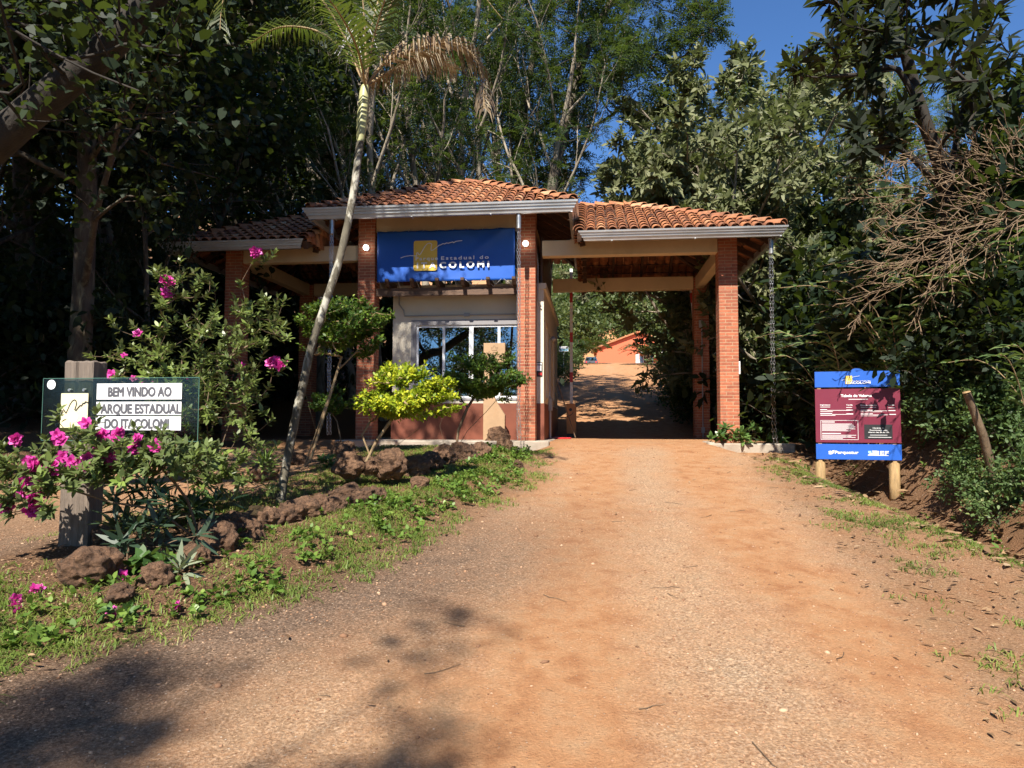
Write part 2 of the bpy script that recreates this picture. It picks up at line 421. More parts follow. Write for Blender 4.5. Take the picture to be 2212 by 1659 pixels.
# natural cover of the ground, as a mask per vertex: 0 bare road, 1 leaf mould; and how gravelly
def cover(x, y):
    d = x-edge_r(y); e = x-edge_l(y)
    litter = np.clip(sstep(-.5, .5, d)*.6 + sstep(.25, .9, d)*.5, 0, 1)
    vr = smooth_interp(y, [-5, 3.45, 5.1, 10.2, 12.5], [1.9, 2.05, 2.4, 3.3, 4.4])
    litter = np.maximum(litter, sstep(-.2, .45, x-vr)*(1-sstep(11, 12.5, y))*.52)
    left = sstep(.5, -.5, e)
    path = sstep(-2.3, -3.1, e)*sstep(-6.6, -5.4, e)*(1-sstep(14, 16, y))*sstep(3.0, 4.5, y)
    litter = np.maximum(litter, left*(1-.85*path))
    shoulder = sstep(2.2, .2, e)*sstep(9.0, 4.5, y)*.95
    return litter, shoulder
LIT, SHO = cover(TV[:, 0], TV[:, 1])
xl = smooth_interp(TV[:, 1], [-5, 3, 5, 9, 14, 20, 60], [.1, .2, .4, 1.1, 1.9, 2.3, 7]); xr = smooth_interp(TV[:, 1], [-5, 3, 5, 9, 14, 20, 60], [1.75, 1.8, 1.95, 2.35, 3.3, 3.9, 9])
TRK = np.exp(-((TV[:, 0]-xl)/.38)**2) + np.exp(-((TV[:, 0]-xr)/.42)**2) + sstep(11.5, 13, TV[:, 1])
MID = np.exp(-((TV[:, 0]-(xl+xr)/2-.1)/.45)**2)

def groundmat():
    m, t, b = nt('red_earth')
    def at(n):
        a = t.nodes.new('ShaderNodeAttribute'); a.attribute_name = n; return a.outputs['Fac']
    v = coord(t, 'Object')
    n_big = noise(t, .9, 5, .6, v, .5); n_mid = noise(t, 5, 6, .65, v, .3); n_fine = noise(t, 66, 5, .72, v); n_grit = noise(t, 120, 3, .7, v)
    r1 = ramp(t, [(.28, (.34, .15, .068)), (.5, (.46, .24, .118)), (.75, (.55, .34, .19))]); t.links.new(n_mid, r1.inputs[0]); c = r1.outputs[0]
    r2 = ramp(t, [(.36, (.22, .14, .085)), (.5, (.46, .315, .20)), (.66, (.67, .52, .38))]); t.links.new(n_fine, r2.inputs[0])
    n_rut = noise(t, 2.6, 5, .65, v, .6)
    grav = mathn(t, 'ADD', mathn(t, 'MULTIPLY_ADD', n_big, 1.3, -.72), mathn(t, 'MULTIPLY', n_rut, .85))
    grav = mathn(t, 'ADD', grav, mathn(t, 'MULTIPLY', at('mid'), .30)); grav = mathn(t, 'SUBTRACT', grav, mathn(t, 'MULTIPLY', at('track'), mathn(t, 'MULTIPLY_ADD', n_rut, .9, .05)))
    cl = t.nodes.new('ShaderNodeClamp'); t.links.new(grav, cl.inputs[0]); grav = cl.outputs[0]
    c = mixc(t, c, r2.outputs[0], grav)
    # grey-brown gravelly shoulder
    r3 = ramp(t, [(.35, (.085, .055, .038)), (.52, (.20, .135, .095)), (.72, (.42, .31, .225))]); t.links.new(n_fine, r3.inputs[0])
    sh = mathn(t, 'MULTIPLY', at('shoulder'), mathn(t, 'MULTIPLY_ADD', n_mid, 1.2, .5)); cl2 = t.nodes.new('ShaderNodeClamp'); t.links.new(sh, cl2.inputs[0])
    c = mixc(t, c, r3.outputs[0], cl2.outputs[0])
    # leaf mould and weedy soil
    r4 = ramp(t, [(.3, (.05, .028, .016)), (.5, (.14, .075, .04)), (.72, (.27, .16, .09))]); t.links.new(n_fine, r4.inputs[0])
    lt = mathn(t, 'MULTIPLY_ADD', n_mid, .9, -.45); lt = mathn(t, 'ADD', lt, at('litter')); cl3 = t.nodes.new('ShaderNodeClamp'); t.links.new(lt, cl3.inputs[0])
    c = mixc(t, c, r4.outputs[0], mathn(t, 'MULTIPLY', cl3.outputs[0], .85))
    # scattered small stones
    vo = t.nodes.new('ShaderNodeTexVoronoi'); vo.inputs['Scale'].default_value = 46; t.links.new(v, vo.inputs['Vector'])
    dd = ramp(t, [(.16, (1, 1, 1)), (.26, (0, 0, 0))]); t.links.new(vo.outputs['Distance'], dd.inputs[0])
    sel = t.nodes.new('ShaderNodeSeparateColor'); t.links.new(vo.outputs['Color'], sel.inputs[0])
    pick = mathn(t, 'GREATER_THAN', sel.outputs[0], .8)
    st = mathn(t, 'MULTIPLY', dd.outputs[0], pick)
    r5 = ramp(t, [(0, (.42, .2, .1)), (.5, (.56, .38, .25)), (1, (.74, .62, .5))]); t.links.new(sel.outputs[1], r5.inputs[0])
    c = mixc(t, c, r5.outputs[0], mathn(t, 'MULTIPLY', st, mathn(t, 'SUBTRACT', 1.0, mathn(t, 'MULTIPLY', at('track'), .6))))
    v2 = t.nodes.new('ShaderNodeTexVoronoi'); v2.inputs['Scale'].default_value = 88; t.links.new(v, v2.inputs['Vector'])
    s2 = t.nodes.new('ShaderNodeSeparateColor'); t.links.new(v2.outputs['Color'], s2.inputs[0])
    r6 = ramp(t, [(0, (.62, .60, .58)), (.55, (1, 1, 1)), (1, (1.5, 1.46, 1.4))]); t.links.new(s2.outputs[0], r6.inputs[0])
    gm = mathn(t, 'MAXIMUM', grav, cl2.outputs[0]); gm = mathn(t, 'MULTIPLY_ADD', gm, .62, .22)
    c = mixc(t, c, mixc(t, c, r6.outputs[0], 1.0, 'MULTIPLY'), gm)
    t.links.new(c, b.inputs['Base Color']); b.inputs['Roughness'].default_value = .95; b.inputs['Specular IOR Level'].default_value = .15
    nb = bump(t, n_fine, .7, .03); nb = bump(t, n_grit, .6, .012, nb); nb = bump(t, st, .8, .012, nb); nb = bump(t, mathn(t, 'MULTIPLY', s2.outputs[0], gm), .5, .01, nb)
    t.links.new(nb, b.inputs['Normal'])
    return m
M['earth'] = groundmat()
def terrain_piece(name, mask):
    f = TF[mask]; used, inv = np.unique(f, return_inverse=True)
    me = np_mesh(name, TV[used], inv.reshape(-1, 4), M['earth'], smooth=True)
    for nm, arr in (('litter', LIT), ('shoulder', SHO), ('track', np.clip(TRK, 0, 1)), ('mid', MID)):
        a = me.attributes.new(nm, 'FLOAT', 'POINT'); a.data.foreach_set('value', arr[used].astype(np.float32))
    return tag(add(name, me), kind='structure')
er_c, el_c = edge_r(cy), edge_l(cy)
is_road = (cx > el_c+.15) & (cx < er_c-.1) & (cy < 66)
ec = cx-el_c
is_path = (ec < -2.7) & (ec > -6.0) & (cy > 3.8) & (cy < 15) & ~is_road
ZO = 1.27
terrain_piece('ground', ~(is_road | is_path))
terrain_piece('dirt_road', is_road)
terrain_piece('dirt_path', is_path)

# ================================================================== the gatehouse (local axes: x along the front, y into depth, z up)
O = P(1557, 950, 13.7); O.z = 1.27
RZ = R(-6.5)
gate = thing('gatehouse', 'park gatehouse with terracotta hip roofs on brick pillars over the dirt road', 'gatehouse', O, RZ)
GM = Matrix.Translation(O) @ Matrix.Rotation(RZ, 4, 'Z')
def GL(x, y, z): return GM @ Vector((x, y, z))

def pillar(x, y, h, w=.36, z0=-.25, label=None):
    m = MB(); n = 30
    m.box(x, x+w, y, y+w, z0, h)
    o = m.build('brick_pillar', M['brick'], gate, bevel=.006, uv=True)
    if label: o['label'] = label
    return o
LPX, TPX, BAK = -7.26, -3.94, 3.83
pillar(0, 0, 3.98); pillar(.06, BAK, 3.98)                       # right wing
pillar(TPX, 0, 4.66); pillar(LPX, 0, 4.66)                         # tower front
pillar(LPX, BAK-.3, 4.66); pillar(TPX, BAK-.3, 4.66)
pillar(-10.15, 0, 3.98); pillar(-10.15, BAK, 3.98)               # left wing

def beam(name, x0, x1, y0, y1, z0, z1, mat='cream'):
    m = MB(); m.box(x0, x1, y0, y1, z0, z1); return m.build(name, M[mat], gate, bevel=.008)
beam('beam', -3.45, -.003, .05, .27, 3.70, 4.02)
beam('beam', -3.45, .057, BAK+.04, BAK+.26, 3.70, 4.02)
beam('beam', .10, .30, .363, BAK-.003, 3.702, 4.0)
beam('beam', -9.787, LPX-.003, .05, .27, 3.70, 4.02)
beam('beam', -9.787, LPX-.003, BAK+.04, BAK+.26, 3.70, 4.02)
beam('beam', -10.08, -9.88, .363, BAK-.003, 3.702, 4.0)
beam('beam', LPX+.363, TPX-.003, .05, .27, 4.28, 4.66)
beam('beam', LPX+.363, TPX-.003, BAK-.25, BAK-.03, 4.28, 4.66)
beam('beam', TPX+.08, TPX+.28, .363, BAK-.303, 4.282, 4.64)
beam('beam', LPX+.08, LPX+.28, .363, BAK-.303, 4.282, 4.64)
# back of the roof space: dark added panel standing for its shade, over the booth
beam('shade_panel', -3.53, -3.47, .62, 3.45, 3.16, 4.25, 'shade_brown')

# ---- roofs
def hip_roof(name, x0, x1, y0, y1, ze, zr, ra, rb, overs=.03, label=None):
    """clay pan-and-cover tiles on a hip roof; eave rectangle, eave height, ridge height, ridge ends ra..rb"""
    rng = np.random.default_rng(int(abs(x0*100))); V = []; F = []; T = []
    cyl = [math.pi*k/6 for k in range(7)]
    ym = (y0+y1)/2
    def tile(base, d, side, nrm, L, r0, r1, up, lift, tint):
        b = len(V); 
        for rr, q, lf in ((r0, 0.0, lift), (r1, 1.0, lift*.15)):
            p = base + d*(L*q) + nrm*lf
            for a in cyl:
                V.append(p + side*(math.cos(a)*rr) + nrm*(math.sin(a)*rr*(.85 if up else -.62)))
        th = .014
        for rr, q, lf in ((r0-th, 0.0, lift), ):
            p = base + d*(L*q) + nrm*lf
            for a in cyl: V.append(p + side*(math.cos(a)*rr) + nrm*(math.sin(a)*rr*(.85 if up else -.62)))
        for k in range(6):
            F.append((b+k, b+k+1, b+7+k+1, b+7+k)); T.append(tint)
            F.append((b+14+k, b+14+k+1, b+k+1, b+k)); T.append(tint*.9)
    pitch = .205
    faces = [  # eave start, eave dir, eave length, inward dir, run to ridge, left cut, right cut
        (Vector((x0, y0, ze)), Vector((1, 0, 0)), x1-x0, Vector((0, 1, 0)), ym-y0, ra-x0, x1-rb),
        (Vector((x1, y1, ze)), Vector((-1, 0, 0)), x1-x0, Vector((0, -1, 0)), y1-ym, x1-rb, ra-x0),
        (Vector((x1, y0, ze)), Vector((0, 1, 0)), y1-y0, Vector((-1, 0, 0)), x1-rb, ym-y0, y1-ym),
        (Vector((x0, y1, ze)), Vector((0, -1, 0)), y1-y0, Vector((1, 0, 0)), ra-x0, y1-ym, ym-y0)]
    for e0, ed, el, inn, run, cl, cr in faces:
        rise = zr-ze; sl = math.hypot(run, rise)
        d = (inn*run + Vector((0, 0, rise)))/sl; nrm = ed.cross(d).normalized()
        if nrm.z < 0: nrm = -nrm
        n = int(el/pitch); off = (el-n*pitch)/2
        for i in range(2*n+1):
            u = off + i*pitch/2
            f = 1.0
            if cl > 1e-3: f = min(f, u/cl)
            if cr > 1e-3: f = min(f, (el-u)/cr)
            Ls = sl*min(1, f)
            cover = i % 2 == 0
            q = -overs - (.0 if cover else .015); k = 0
            step = .30
            while q < Ls-.03:
                L = min(.37, Ls-q+.05)
                base = e0 + ed*(u + rng.normal(0, .004)) + d*q
                tint = float(np.clip(rng.normal(.5, .24), 0, 1))
                if cover: tile(base, d, ed, nrm, L, .088+rng.normal(0, .002), .072, True, .038, tint)
                else: tile(base, d, ed, nrm, L, .092, .078, False, .034, tint*.8)
                q += step; k += 1
    def ridge(a, b):
        a = Vector(a); b = Vector(b); L = (b-a).length; d = (b-a)/L
        side = d.cross(Vector((0, 0, 1))).normalized(); nrm = side.cross(d).normalized()
        q = -.03
        while q < L:
            tile(a + d*q, d, side, nrm, min(.40, L-q+.04), .125, .10, True, .06, float(np.clip(rng.normal(.6, .2), 0, 1))); q += .33
    for p, q in (((x0, y0, ze), (ra, ym, zr)), ((x0, y1, ze), (ra, ym, zr)), ((x1, y0, ze), (rb, ym, zr)), ((x1, y1, ze), (rb, ym, zr))): ridge(p, q)
    ridge((ra, ym, zr), (rb, ym, zr))
    o = add(name, np_mesh(name, [tuple(v) for v in V], F, M['tile'], T), gate)
    if label: o['label'] = label
    # rafters and battens under the tiles
    m = MB()
    for e0, ed, el, inn, run, cl, cr in faces:
        rise = zr-ze; n = max(3, int(el/.62))
        for i in range(n+1):
            u = .06 + (el-.12)*i/n; f = 1.0
            if cl > 1e-3: f = min(f, u/cl)
            if cr > 1e-3: f = min(f, (el-u)/cr)
            if f < .08: continue
            a = e0 + ed*u + Vector((0, 0, -.09)) + inn*.06; b = e0 + ed*u + inn*run*f + Vector((0, 0, rise*f-.09))
            m.bar(a, b, .055, .11)
        for k in range(1, 9):
            f = k/9.0
            a = e0 + ed*(cl*f) + inn*run*f + Vector((0, 0, rise*f-.022)); b = e0 + ed*(el-cr*f) + inn*run*f + Vector((0, 0, rise*f-.022))
            if (b-a).length > .15: m.bar(a, b, .05, .025)
    for p, q in (((x0, y0, ze-.1), (ra, ym, zr-.1)), ((x0, y1, ze-.1), (ra, ym, zr-.1)), ((x1, y0, ze-.1), (rb, ym, zr-.1)), ((x1, y1, ze-.1), (rb, ym, zr-.1))): m.bar(p, q, .08, .16)
    m.build('rafters', M['darkwood'], gate)
    return o
WE, TE = 3.965, 4.52
hip_roof('tile_roof', -2.69, 1.02, -.68, 5.05, WE, 5.30, -2.69, -1.65, label='right wing of the tiled roof, over the road')
hip_roof('tile_roof', -11.05, -8.12, -.68, 5.05, WE, 5.30, -9.0, -8.12, label='left wing of the tiled roof, mostly shaded')
hip_roof('tile_roof', -7.97, -2.83, -.79, 4.2, TE, 5.78, -5.62, -5.0, label='raised middle roof of the gatehouse')

# ---- folded zinc gutters, ribbed on the front
PROF = [(0, 0), (-.012, .0), (-.03, .055), (-.052, .06), (-.06, .10), (-.082, .105), (-.092, .145), (-.112, .15), (-.12, .185), (-.10, .19)]
def gutter(p0, p1, out, h=1.0, label=None):
    """p0->p1 along the eave at its bottom edge; out = unit vector away from the building"""
    p0 = Vector(p0); p1 = Vector(p1); out = Vector(out); V = []; F = []
    n = len(PROF); ns = max(2, int((p1-p0).length/.5)); along = (p1-p0).normalized()
    for i in range(ns+1):
        p = p0 + (p1-p0)*i/ns; e = (1 if i == ns else -1 if i == 0 else 0)
        for a, b in PROF: V.append(p + out*(-a) + along*e*(-a) + Vector((0, 0, b*h)))
        for a, b in PROF[::-1][:2] : pass
    for i in range(ns):
        for k in range(n-1): F.append((i*n+k, i*n+k+1, (i+1)*n+k+1, (i+1)*n+k))
    # back and bottom sheet
    b = len(V)
    for i in range(ns+1):
        p = p0 + (p1-p0)*i/ns
        V += [p - out*.06, p - out*.06 + Vector((0, 0, .13*h))]
    for i in range(ns):
        F.append((i*n, (i+1)*n, b+2*(i+1), b+2*i)); F.append((b+2*i, b+2*(i+1), b+2*(i+1)+1, b+2*i+1))
    m = MB(); m.v = [tuple(v) for v in V]; m.f = F
    for i in range(ns+1):       # straps that hold the gutter
        if i % 3 == 1:
            p = p0 + (p1-p0)*i/ns; m.bar(p + out*.02 + Vector((0, 0, -.004)), p - out*.09 + Vector((0, 0, -.012)), .03, .006)
    o = m.build('gutter', M['zinc'], gate)
    if label: o['label'] = label
    return o
gz, tz = WE-.17, TE-.18
gutter((-2.59, -.70, gz), (1.0, -.70, gz), (0, -1, 0), .92)
gutter((1.0, -.70, gz), (1.0, 5.05, gz), (1, 0, 0), .92)
gutter((-11.05, -.70, gz), (-8.22, -.70, gz), (0, -1, 0), .92)
gutter((-11.05, 5.05, gz), (-11.05, -.70, gz), (-1, 0, 0), .92)
gutter((-7.98, -.80, tz), (-2.83, -.80, tz), (0, -1, 0), 1.08)
gutter((-2.83, -.80, tz), (-2.83, 4.2, tz), (1, 0, 0), 1.08)
gutter((-7.98, 4.2, tz), (-7.98, -.80, tz), (-1, 0, 0), 1.08)

# ---- rain chains hanging from gutter outlets
def chain_mesh(L, seed):
    rng = np.random.default_rng(seed); m = MB()
    for dx, ph in ((-.022, 0), (.022, .5)):
        n = int(L/.062)
        for i in range(n):
            z = -i*L/n; flare = .0 if z > -L+.5 else (z+L-.5)*-.06*(1 if dx > 0 else .3)
            c = Vector((dx + flare + .004*math.sin(i*.7+ph*9), .004*math.cos(i*.5), z))
            ax = Vector((1, 0, 0)) if (i % 2) else Vector((.3, 1, 0)).normalized()
            pts = [c + ax*(.017*math.cos(a)) + Vector((0, 0, .042*math.sin(a))) for a in [2*math.pi*k/7 for k in range(8)]]
            m.tube(pts, .0042, 4, cap=False)
    return m
def rain_chain(x, y, ztop, L, label):
    r = thing('rain_chain', label, 'rain chain', GL(x, y, ztop), RZ, 'rain chains hanging from the gutter outlets')
    chain_mesh(L, 1).build('chain', M['steel'], r)
    m = MB(); m.tube([(0, 0, .26), (0, 0, -.02), (0, 0, -.03)], [.048, .045, .03], 12); m.build('outlet_pipe', M['steel'], r, smooth=False)
rain_chain(-7.55, -.74, tz-.26, 4.0, 'steel rain chain in front of the shaded brick pillar by the palm')
rain_chain(-3.84, -.74, tz-.26, 4.08, 'steel rain chain against the brick pillar right of the blue banner')
rain_chain(.87, -.5, gz-.26, 3.62, 'steel rain chain at the right corner of the roof, beside the price board')

# ---- the booth
BF, BX0, BX1, BY1, BH = .55, -6.66, -3.45, 6.2, 3.13
wx0, wx1, wz0, wz1 = -6.15, -3.80, .86, 2.40
m = MB(); t_ = .15
m.box(BX0, wx0, BF, BF+t_, .75, BH); m.box(wx1, BX1, BF, BF+t_, .75, BH)
m.box(wx0, wx1, BF, BF+t_, .75, wz0); m.box(wx0, wx1, BF, BF+t_, wz1, BH)
sw = [(1.05, 1.75, .55+.35, 2.45), (2.25, 3.1, .02, 2.45), (3.6, 4.4, .9, 2.45)]
ys = BF+t_
for a, b, z0, z1 in sw:
    m.box(BX1-t_, BX1, ys, a, .75, BH); m.box(BX1-t_, BX1, a, b, z1, BH)
    if z0 > .75: m.box(BX1-t_, BX1, a, b, .75, z0)
    ys = b
m.box(BX1-t_, BX1, ys, BY1, .75, BH); m.box(BX0, BX0+t_, BF+t_, BY1, .75, BH); m.box(BX0+t_, BX1-t_, BY1-t_, BY1, .75, BH)
m.build('booth_wall', M['wall'], gate)
m = MB(); g_ = .012
m.box(BX0-g_, BX1+g_, BF-g_, BF+t_, -.2, .752); m.box(BX1-t_, BX1+g_, BF+t_, sw[1][0], -.2, .752)
m.box(BX1-t_, BX1+g_, sw[1][1], BY1, -.2, .752); m.box(BX0-g_, BX0+t_, BF+t_, BY1, -.2, .752)
m.build('wainscot', M['wainscot'], gate)
m = MB(); m.box(BX0-.05, BX1+.05, BF-.03, BY1, BH, BH+.12); m.build('booth_ceiling', M['wall'], gate)
m = MB(); m.box(BX0+.2, BX1-.2, 3.2, 3.26, 0, BH); m.build('inner_wall', M['wall'], gate)
m = MB(); m.box(BX0+t_, BX1-t_, BF+t_, BY1-t_, .0, .03); m.build('booth_floor', M['slab'], gate)
# front window
win = MB()
bw = .11
for a, b, c, d in ((wx0-bw, wx1+bw, wz1, wz1+bw), (wx0-bw, wx0, wz0, wz1), (wx1, wx1+bw, wz0, wz1), (wx0-bw, wx1+bw, wz0-.05, wz0)):
    win.box(a, b, BF-.012, BF+.01, c, d)
wo = win.build('window', M['grey_border'], gate)
fr = MB(); fw = .045
fr.box(wx0, wx1, BF+.02, BF+.09, wz1-fw, wz1); fr.box(wx0, wx1, BF+.02, BF+.09, wz0, wz0+fw)
qs = [wx0 + (wx1-wx0)*k/4 for k in range(5)]
for k, q in enumerate(qs):
    a, b = (q, q+fw) if k == 0 else (q-fw, q) if k == 4 else (q-fw*.6*(1.7 if k == 2 else 1), q+fw*.6*(1.7 if k == 2 else 1))
    fr.box(a, b, BF+.015 if k == 2 else BF+.025, BF+.085, wz0+fw, wz1-fw)
fr.build('window_frame', M['alu'], wo)
for k in range(4):
    pn = MB(); pn.box(qs[k]+fw*.5, qs[k+1]-fw*.5, BF+.045, BF+.052, wz0+fw, wz1-fw); pn.build('window_pane', M['winglass'], wo)
# side windows and door
for i, (a, b, z0, z1) in enumerate(sw):
    if i == 1:
        d = MB(); d.box(BX1-.09, BX1-.05, a+.05, b-.05, .02, z1-.05); do = d.build('door', M['alu'], gate)
        h = MB(); h.box(BX1-.05, BX1-.02, b-.16, b-.12, .95, 1.1); h.build('door_handle', M['steel'], do)
        f = MB(); f.box(BX1-.10, BX1-.005, a, a+.05, .02, z1); f.box(BX1-.10, BX1-.005, b-.05, b, .02, z1); f.box(BX1-.10, BX1-.005, a+.05, b-.05, z1-.05, z1); f.build('door_frame', M['conduit'], do)
        continue
    w = MB(); w.box(BX1-.0, BX1+.014, a-.09, a, z0-.09, z1+.09); w.box(BX1, BX1+.014, b, b+.09, z0-.09, z1+.09); w.box(BX1, BX1+.014, a, b, z1, z1+.09); w.box(BX1, BX1+.014, a, b, z0-.09, z0)
    w_ = w.build('window', M['cream'], gate)
    f = MB(); f.box(BX1-.08, BX1-.03, a, a+.05, z0, z1); f.box(BX1-.08, BX1-.03, b-.05, b, z0, z1); f.box(BX1-.08, BX1-.03, a+.05, b-.05, z0, z0+.05); f.box(BX1-.08, BX1-.03, a+.05, b-.05, z1-.05, z1); f.build('window_frame', M['alu'], w_)
    pn = MB(); pn.box(BX1-.06, BX1-.053, a+.05, b-.05, z0+.05, z1-.05); pn.build('window_pane', M['winglass'], w_)
# plinth, kerbs
m = MB(); m.box(-7.55, -3.28, -.42, 6.3, -.4, -.004); m.build('plinth', M['slab'], gate, bevel=.02)
m = MB(); m.box(-.30, 1.25, -.50, -.36, -.45, -.02); m.box(-.30, -.16, -.36, .4, -.3, .0); m.build('kerb', M['slab'], gate, bevel=.025)
m = MB(); m.box(-3.27, -.31, -.05, 4.4, -.10, -.012); m.build('gate_floor', M['slab'], gate)
bpy.data.objects.remove(KIDS[gate.name].pop())
# timber pergola strip between the front pillars
m = MB(); m.box(LPX+.365, TPX-.004, .10, .17, 2.955, 3.115); m.build('pergola_beam', M['beamwood'], gate)
for k in range(6):
    x = LPX+.62+k*.52
    m = MB(); m.prism([(0, 0), (.0, 0)], 0, 1) if False else None
    m.add([(x, -.16, 3.15), (x+.07, -.16, 3.15), (x+.07, -.08, 3.055), (x, -.08, 3.055), (x, BF-.035, 3.055), (x+.07, BF-.035, 3.055), (x+.07, BF-.035, 3.20), (x, BF-.035, 3.20), (x, -.16, 3.20), (x+.07, -.16, 3.20)],
          [(0, 1, 2, 3), (3, 2, 5, 4), (4, 5, 6, 7), (7, 6, 9, 8), (8, 9, 1, 0), (0, 3, 4, 7, 8), (1, 9, 6, 5, 2)])
    m.v = [(a, b, c+.062) for a, b, c in m.v]
    m.build('pergola_rafter', M['darkwood'], gate)
# conduits and boxes
m = MB(); m.tube([(-6.52, BF-.03, BH), (-6.52, BF-.03, 2.85), (-6.42, BF-.03, 2.72), (-6.40, BF-.03, 2.60), (-3.95, BF-.03, 2.61)], .016, 8)
m.box(-5.12, -5.0, BF-.06, BF-.002, 2.575, 2.645); m.build('conduit', M['conduit'], gate)
m = MB(); m.tube([(-3.62, .33, 4.2), (-3.56, .39, 3.6), (-3.56, .39, 2.9), (-3.50, .5, 2.75)], .014, 8); m.build('conduit', M['conduit'], gate)
m = MB(); m.tube([(.24, BAK-.025, 0), (.24, BAK-.025, .2), (.24, BAK-.025, 2.75)], .015, 8); m.box(.2, .28, BAK-.055, BAK-.002, .12, .26); m.box(.17, .25, BAK-.06, BAK-.002, 2.72, 2.9); m.build('conduit', M['conduit'], gate)
m = MB(); m.tube([(BX1+.05, 1.95, 0), (BX1+.05, 1.95, .95)], .03, 8); m.box(BX1+.014, BX1+.1, 1.87, 2.03, .62, .9); m.build('meter_box', M['conduit'], gate, bevel=.006)
m = MB(); m.box(.363, .40, .06, .2, 1.3, 1.55); m.build('switch_box', M['white'], gate, bevel=.006)
m = MB(); m.tube([(BX1+.06, 2.0, 2.25), (BX1+.11, 1.95, 2.27), (BX1+.14, 1.9, 2.22)], [.02, .05, .055], 10); m.build('wall_spotlight', M['conduit'], gate, smooth=True)

# lit globe lamps on the two front pillars
def ball(c, r, seg=12):
    V = []; F = []; n = seg
    for i in range(n+1):
        th = math.pi*i/n
        for k in range(n*2): a = math.pi*k/n; V.append((c[0]+r*math.sin(th)*math.cos(a), c[1]+r*math.sin(th)*math.sin(a), c[2]+r*math.cos(th)))
    for i in range(n):
        for k in range(2*n): F.append((i*2*n+k, i*2*n+(k+1) % (2*n), (i+1)*2*n+(k+1) % (2*n), (i+1)*2*n+k))
    return V, F
for x, lab in ((LPX+.2, 'lit white globe lamp on the shaded pillar left of the blue banner'), (TPX+.17, 'lit white globe lamp on the pillar right of the blue banner')):
    r = thing('globe_lamp', lab, 'lamp', GL(x, -.005, 3.93), RZ, 'globe lamps on the pillars')
    m = MB(); m.tube([(0, 0, 0), (0, -.03, 0), (0, -.05, .0)], [.05, .05, .03], 12); m.build('lamp_base', M['white'], r)
    m = MB(); m.add(*ball((0, -.10, 0), .058)); m.build('bulb', M['bulb'], r, smooth=True)

# ---- blue banner
BL, BR, BB, BT = LPX+.42, TPX-.05, 3.215, 4.275
ban = thing('banner', 'dark blue cloth banner with the park logo above the window', 'banner', GL((BL+BR)/2, -.03, BB), RZ)
bw_, bh_ = BR-BL, BT-BB
nxb, nzb = 60, 22; V = []; F = []
def sag(u, w):   # folds pulled from the corners
    return -.012*math.sin(6.3*u+2.5*w) * (1-.3*w) - .028*math.exp(-((u-.93+.5*(1-w))/.06)**2)*w - .012*math.sin(19*u+9*w)*math.exp(-((w-1)/.3)**2) - .02*(1-w)*math.sin(3.1*u)
for j in range(nzb+1):
    for i in range(nxb+1):
        u, w = i/nxb, j/nzb
        V.append(((u-.5)*bw_, sag(u, w), w*bh_ - .012*math.sin(u*math.pi*9)**2*(w == 1)))
for j in range(nzb):
    for i in range(nxb): a = j*(nxb+1)+i; F.append((a, a+1, a+nxb+2, a+nxb+1))
cl = np_mesh('cloth', V, F, M['blue'], smooth=True); co = add('cloth', cl, ban)
so = co.modifiers.new('t', 'SOLIDIFY'); so.thickness = .003; so.offset = 1
def ridge_line(pts, w, parent, name, mat, y, loc=(0, 0, 0)):
    m = MB()
    for i in range(len(pts)-1):
        a, b = Vector((pts[i][0], pts[i][1])), Vector((pts[i+1][0], pts[i+1][1])); d = (b-a).normalized(); n = Vector((-d.y, d.x))*w/2
        a -= d*w*.25; b += d*w*.25
        yy = y - i*.0002
        q = [a+n, a-n, b-n, b+n]
        m.add([(p.x, yy, p.y) for p in q] + [(p.x, yy+.0015, p.y) for p in q], [(0, 1, 2, 3), (7, 6, 5, 4), (0, 4, 5, 1), (1, 5, 6, 2), (2, 6, 7, 3), (3, 7, 4, 0)])
    o = m.build(name, mat, parent); o.location = loc; return o
def round_rect(x0, x1, z0, z1, r):
    p = []
    for cx_, cz_, a0 in ((x1-r, z1-r, 0), (x0+r, z1-r, 90), (x0+r, z0+r, 180), (x1-r, z0+r, 270)):
        for k in range(6): a = R(a0 + 18*k); p.append((cx_+r*math.cos(a), cz_+r*math.sin(a)))
    return p
def logo(parent, S, cx0, cz0, y, ridge=True, line_mat=None):
    """park logo; S = height of the gold square"""
    m = MB(); m.prism(round_rect(cx0, cx0+S*.79, cz0, cz0+S, S*.07)[::-1], y, y+.003); m.build('logo_square', M['gold'], parent)
    q = [(-.43, .44), (-.33, .475), (-.26, .49), (-.2, .5), (-.12, .51), (-.05, .505), (.02, .5), (.09, .49), (.11, .52), (.1, .58), (.14, .61), (.17, .545), (.21, .53), (.25, .58), (.33, .72), (.4, .83), (.46, .895), (.52, .91), (.58, .9), (.61, .86), (.59, .77), (.58, .69), (.6, .665), (.66, .68), (.73, .73), (.79, .77), (.85, .83), (.91, .84), (.98, .88), (1.04, .865), (1.1, .90), (1.16, .885), (1.24, .91), (1.31, .93), (1.34, .90), (1.41, .94), (1.5, .955), (1.62, .965)]
    if ridge: ridge_line([(cx0+a*S, cz0+b*S) for a, b in q], S*.022, parent, 'logo_ridge_line', line_mat or M['whiteink'], y-.006)
fy = -.046
logo(ban, .62, -.65, .215, fy+.002)
text_obj('lettering', 'Parque', .10, M['whiteink'], ban, (-.605, fy-.006, .43), .001, .002, fit=.46, space=1.25)
text_obj('lettering', 'Estadual do', .10, M['whiteink'], ban, (-.075, fy-.006, .43), .001, .003, fit=.97, space=1.35)
text_obj('lettering', 'ITA', .165, M['whiteink'], ban, (-.575, fy-.006, .265), .001, .006, fit=.39, space=1.5)
text_obj('lettering', 'COLOMI', .165, M['whiteink'], ban, (-.10, fy-.006, .265), .001, .009, fit=1.0, space=1.55)
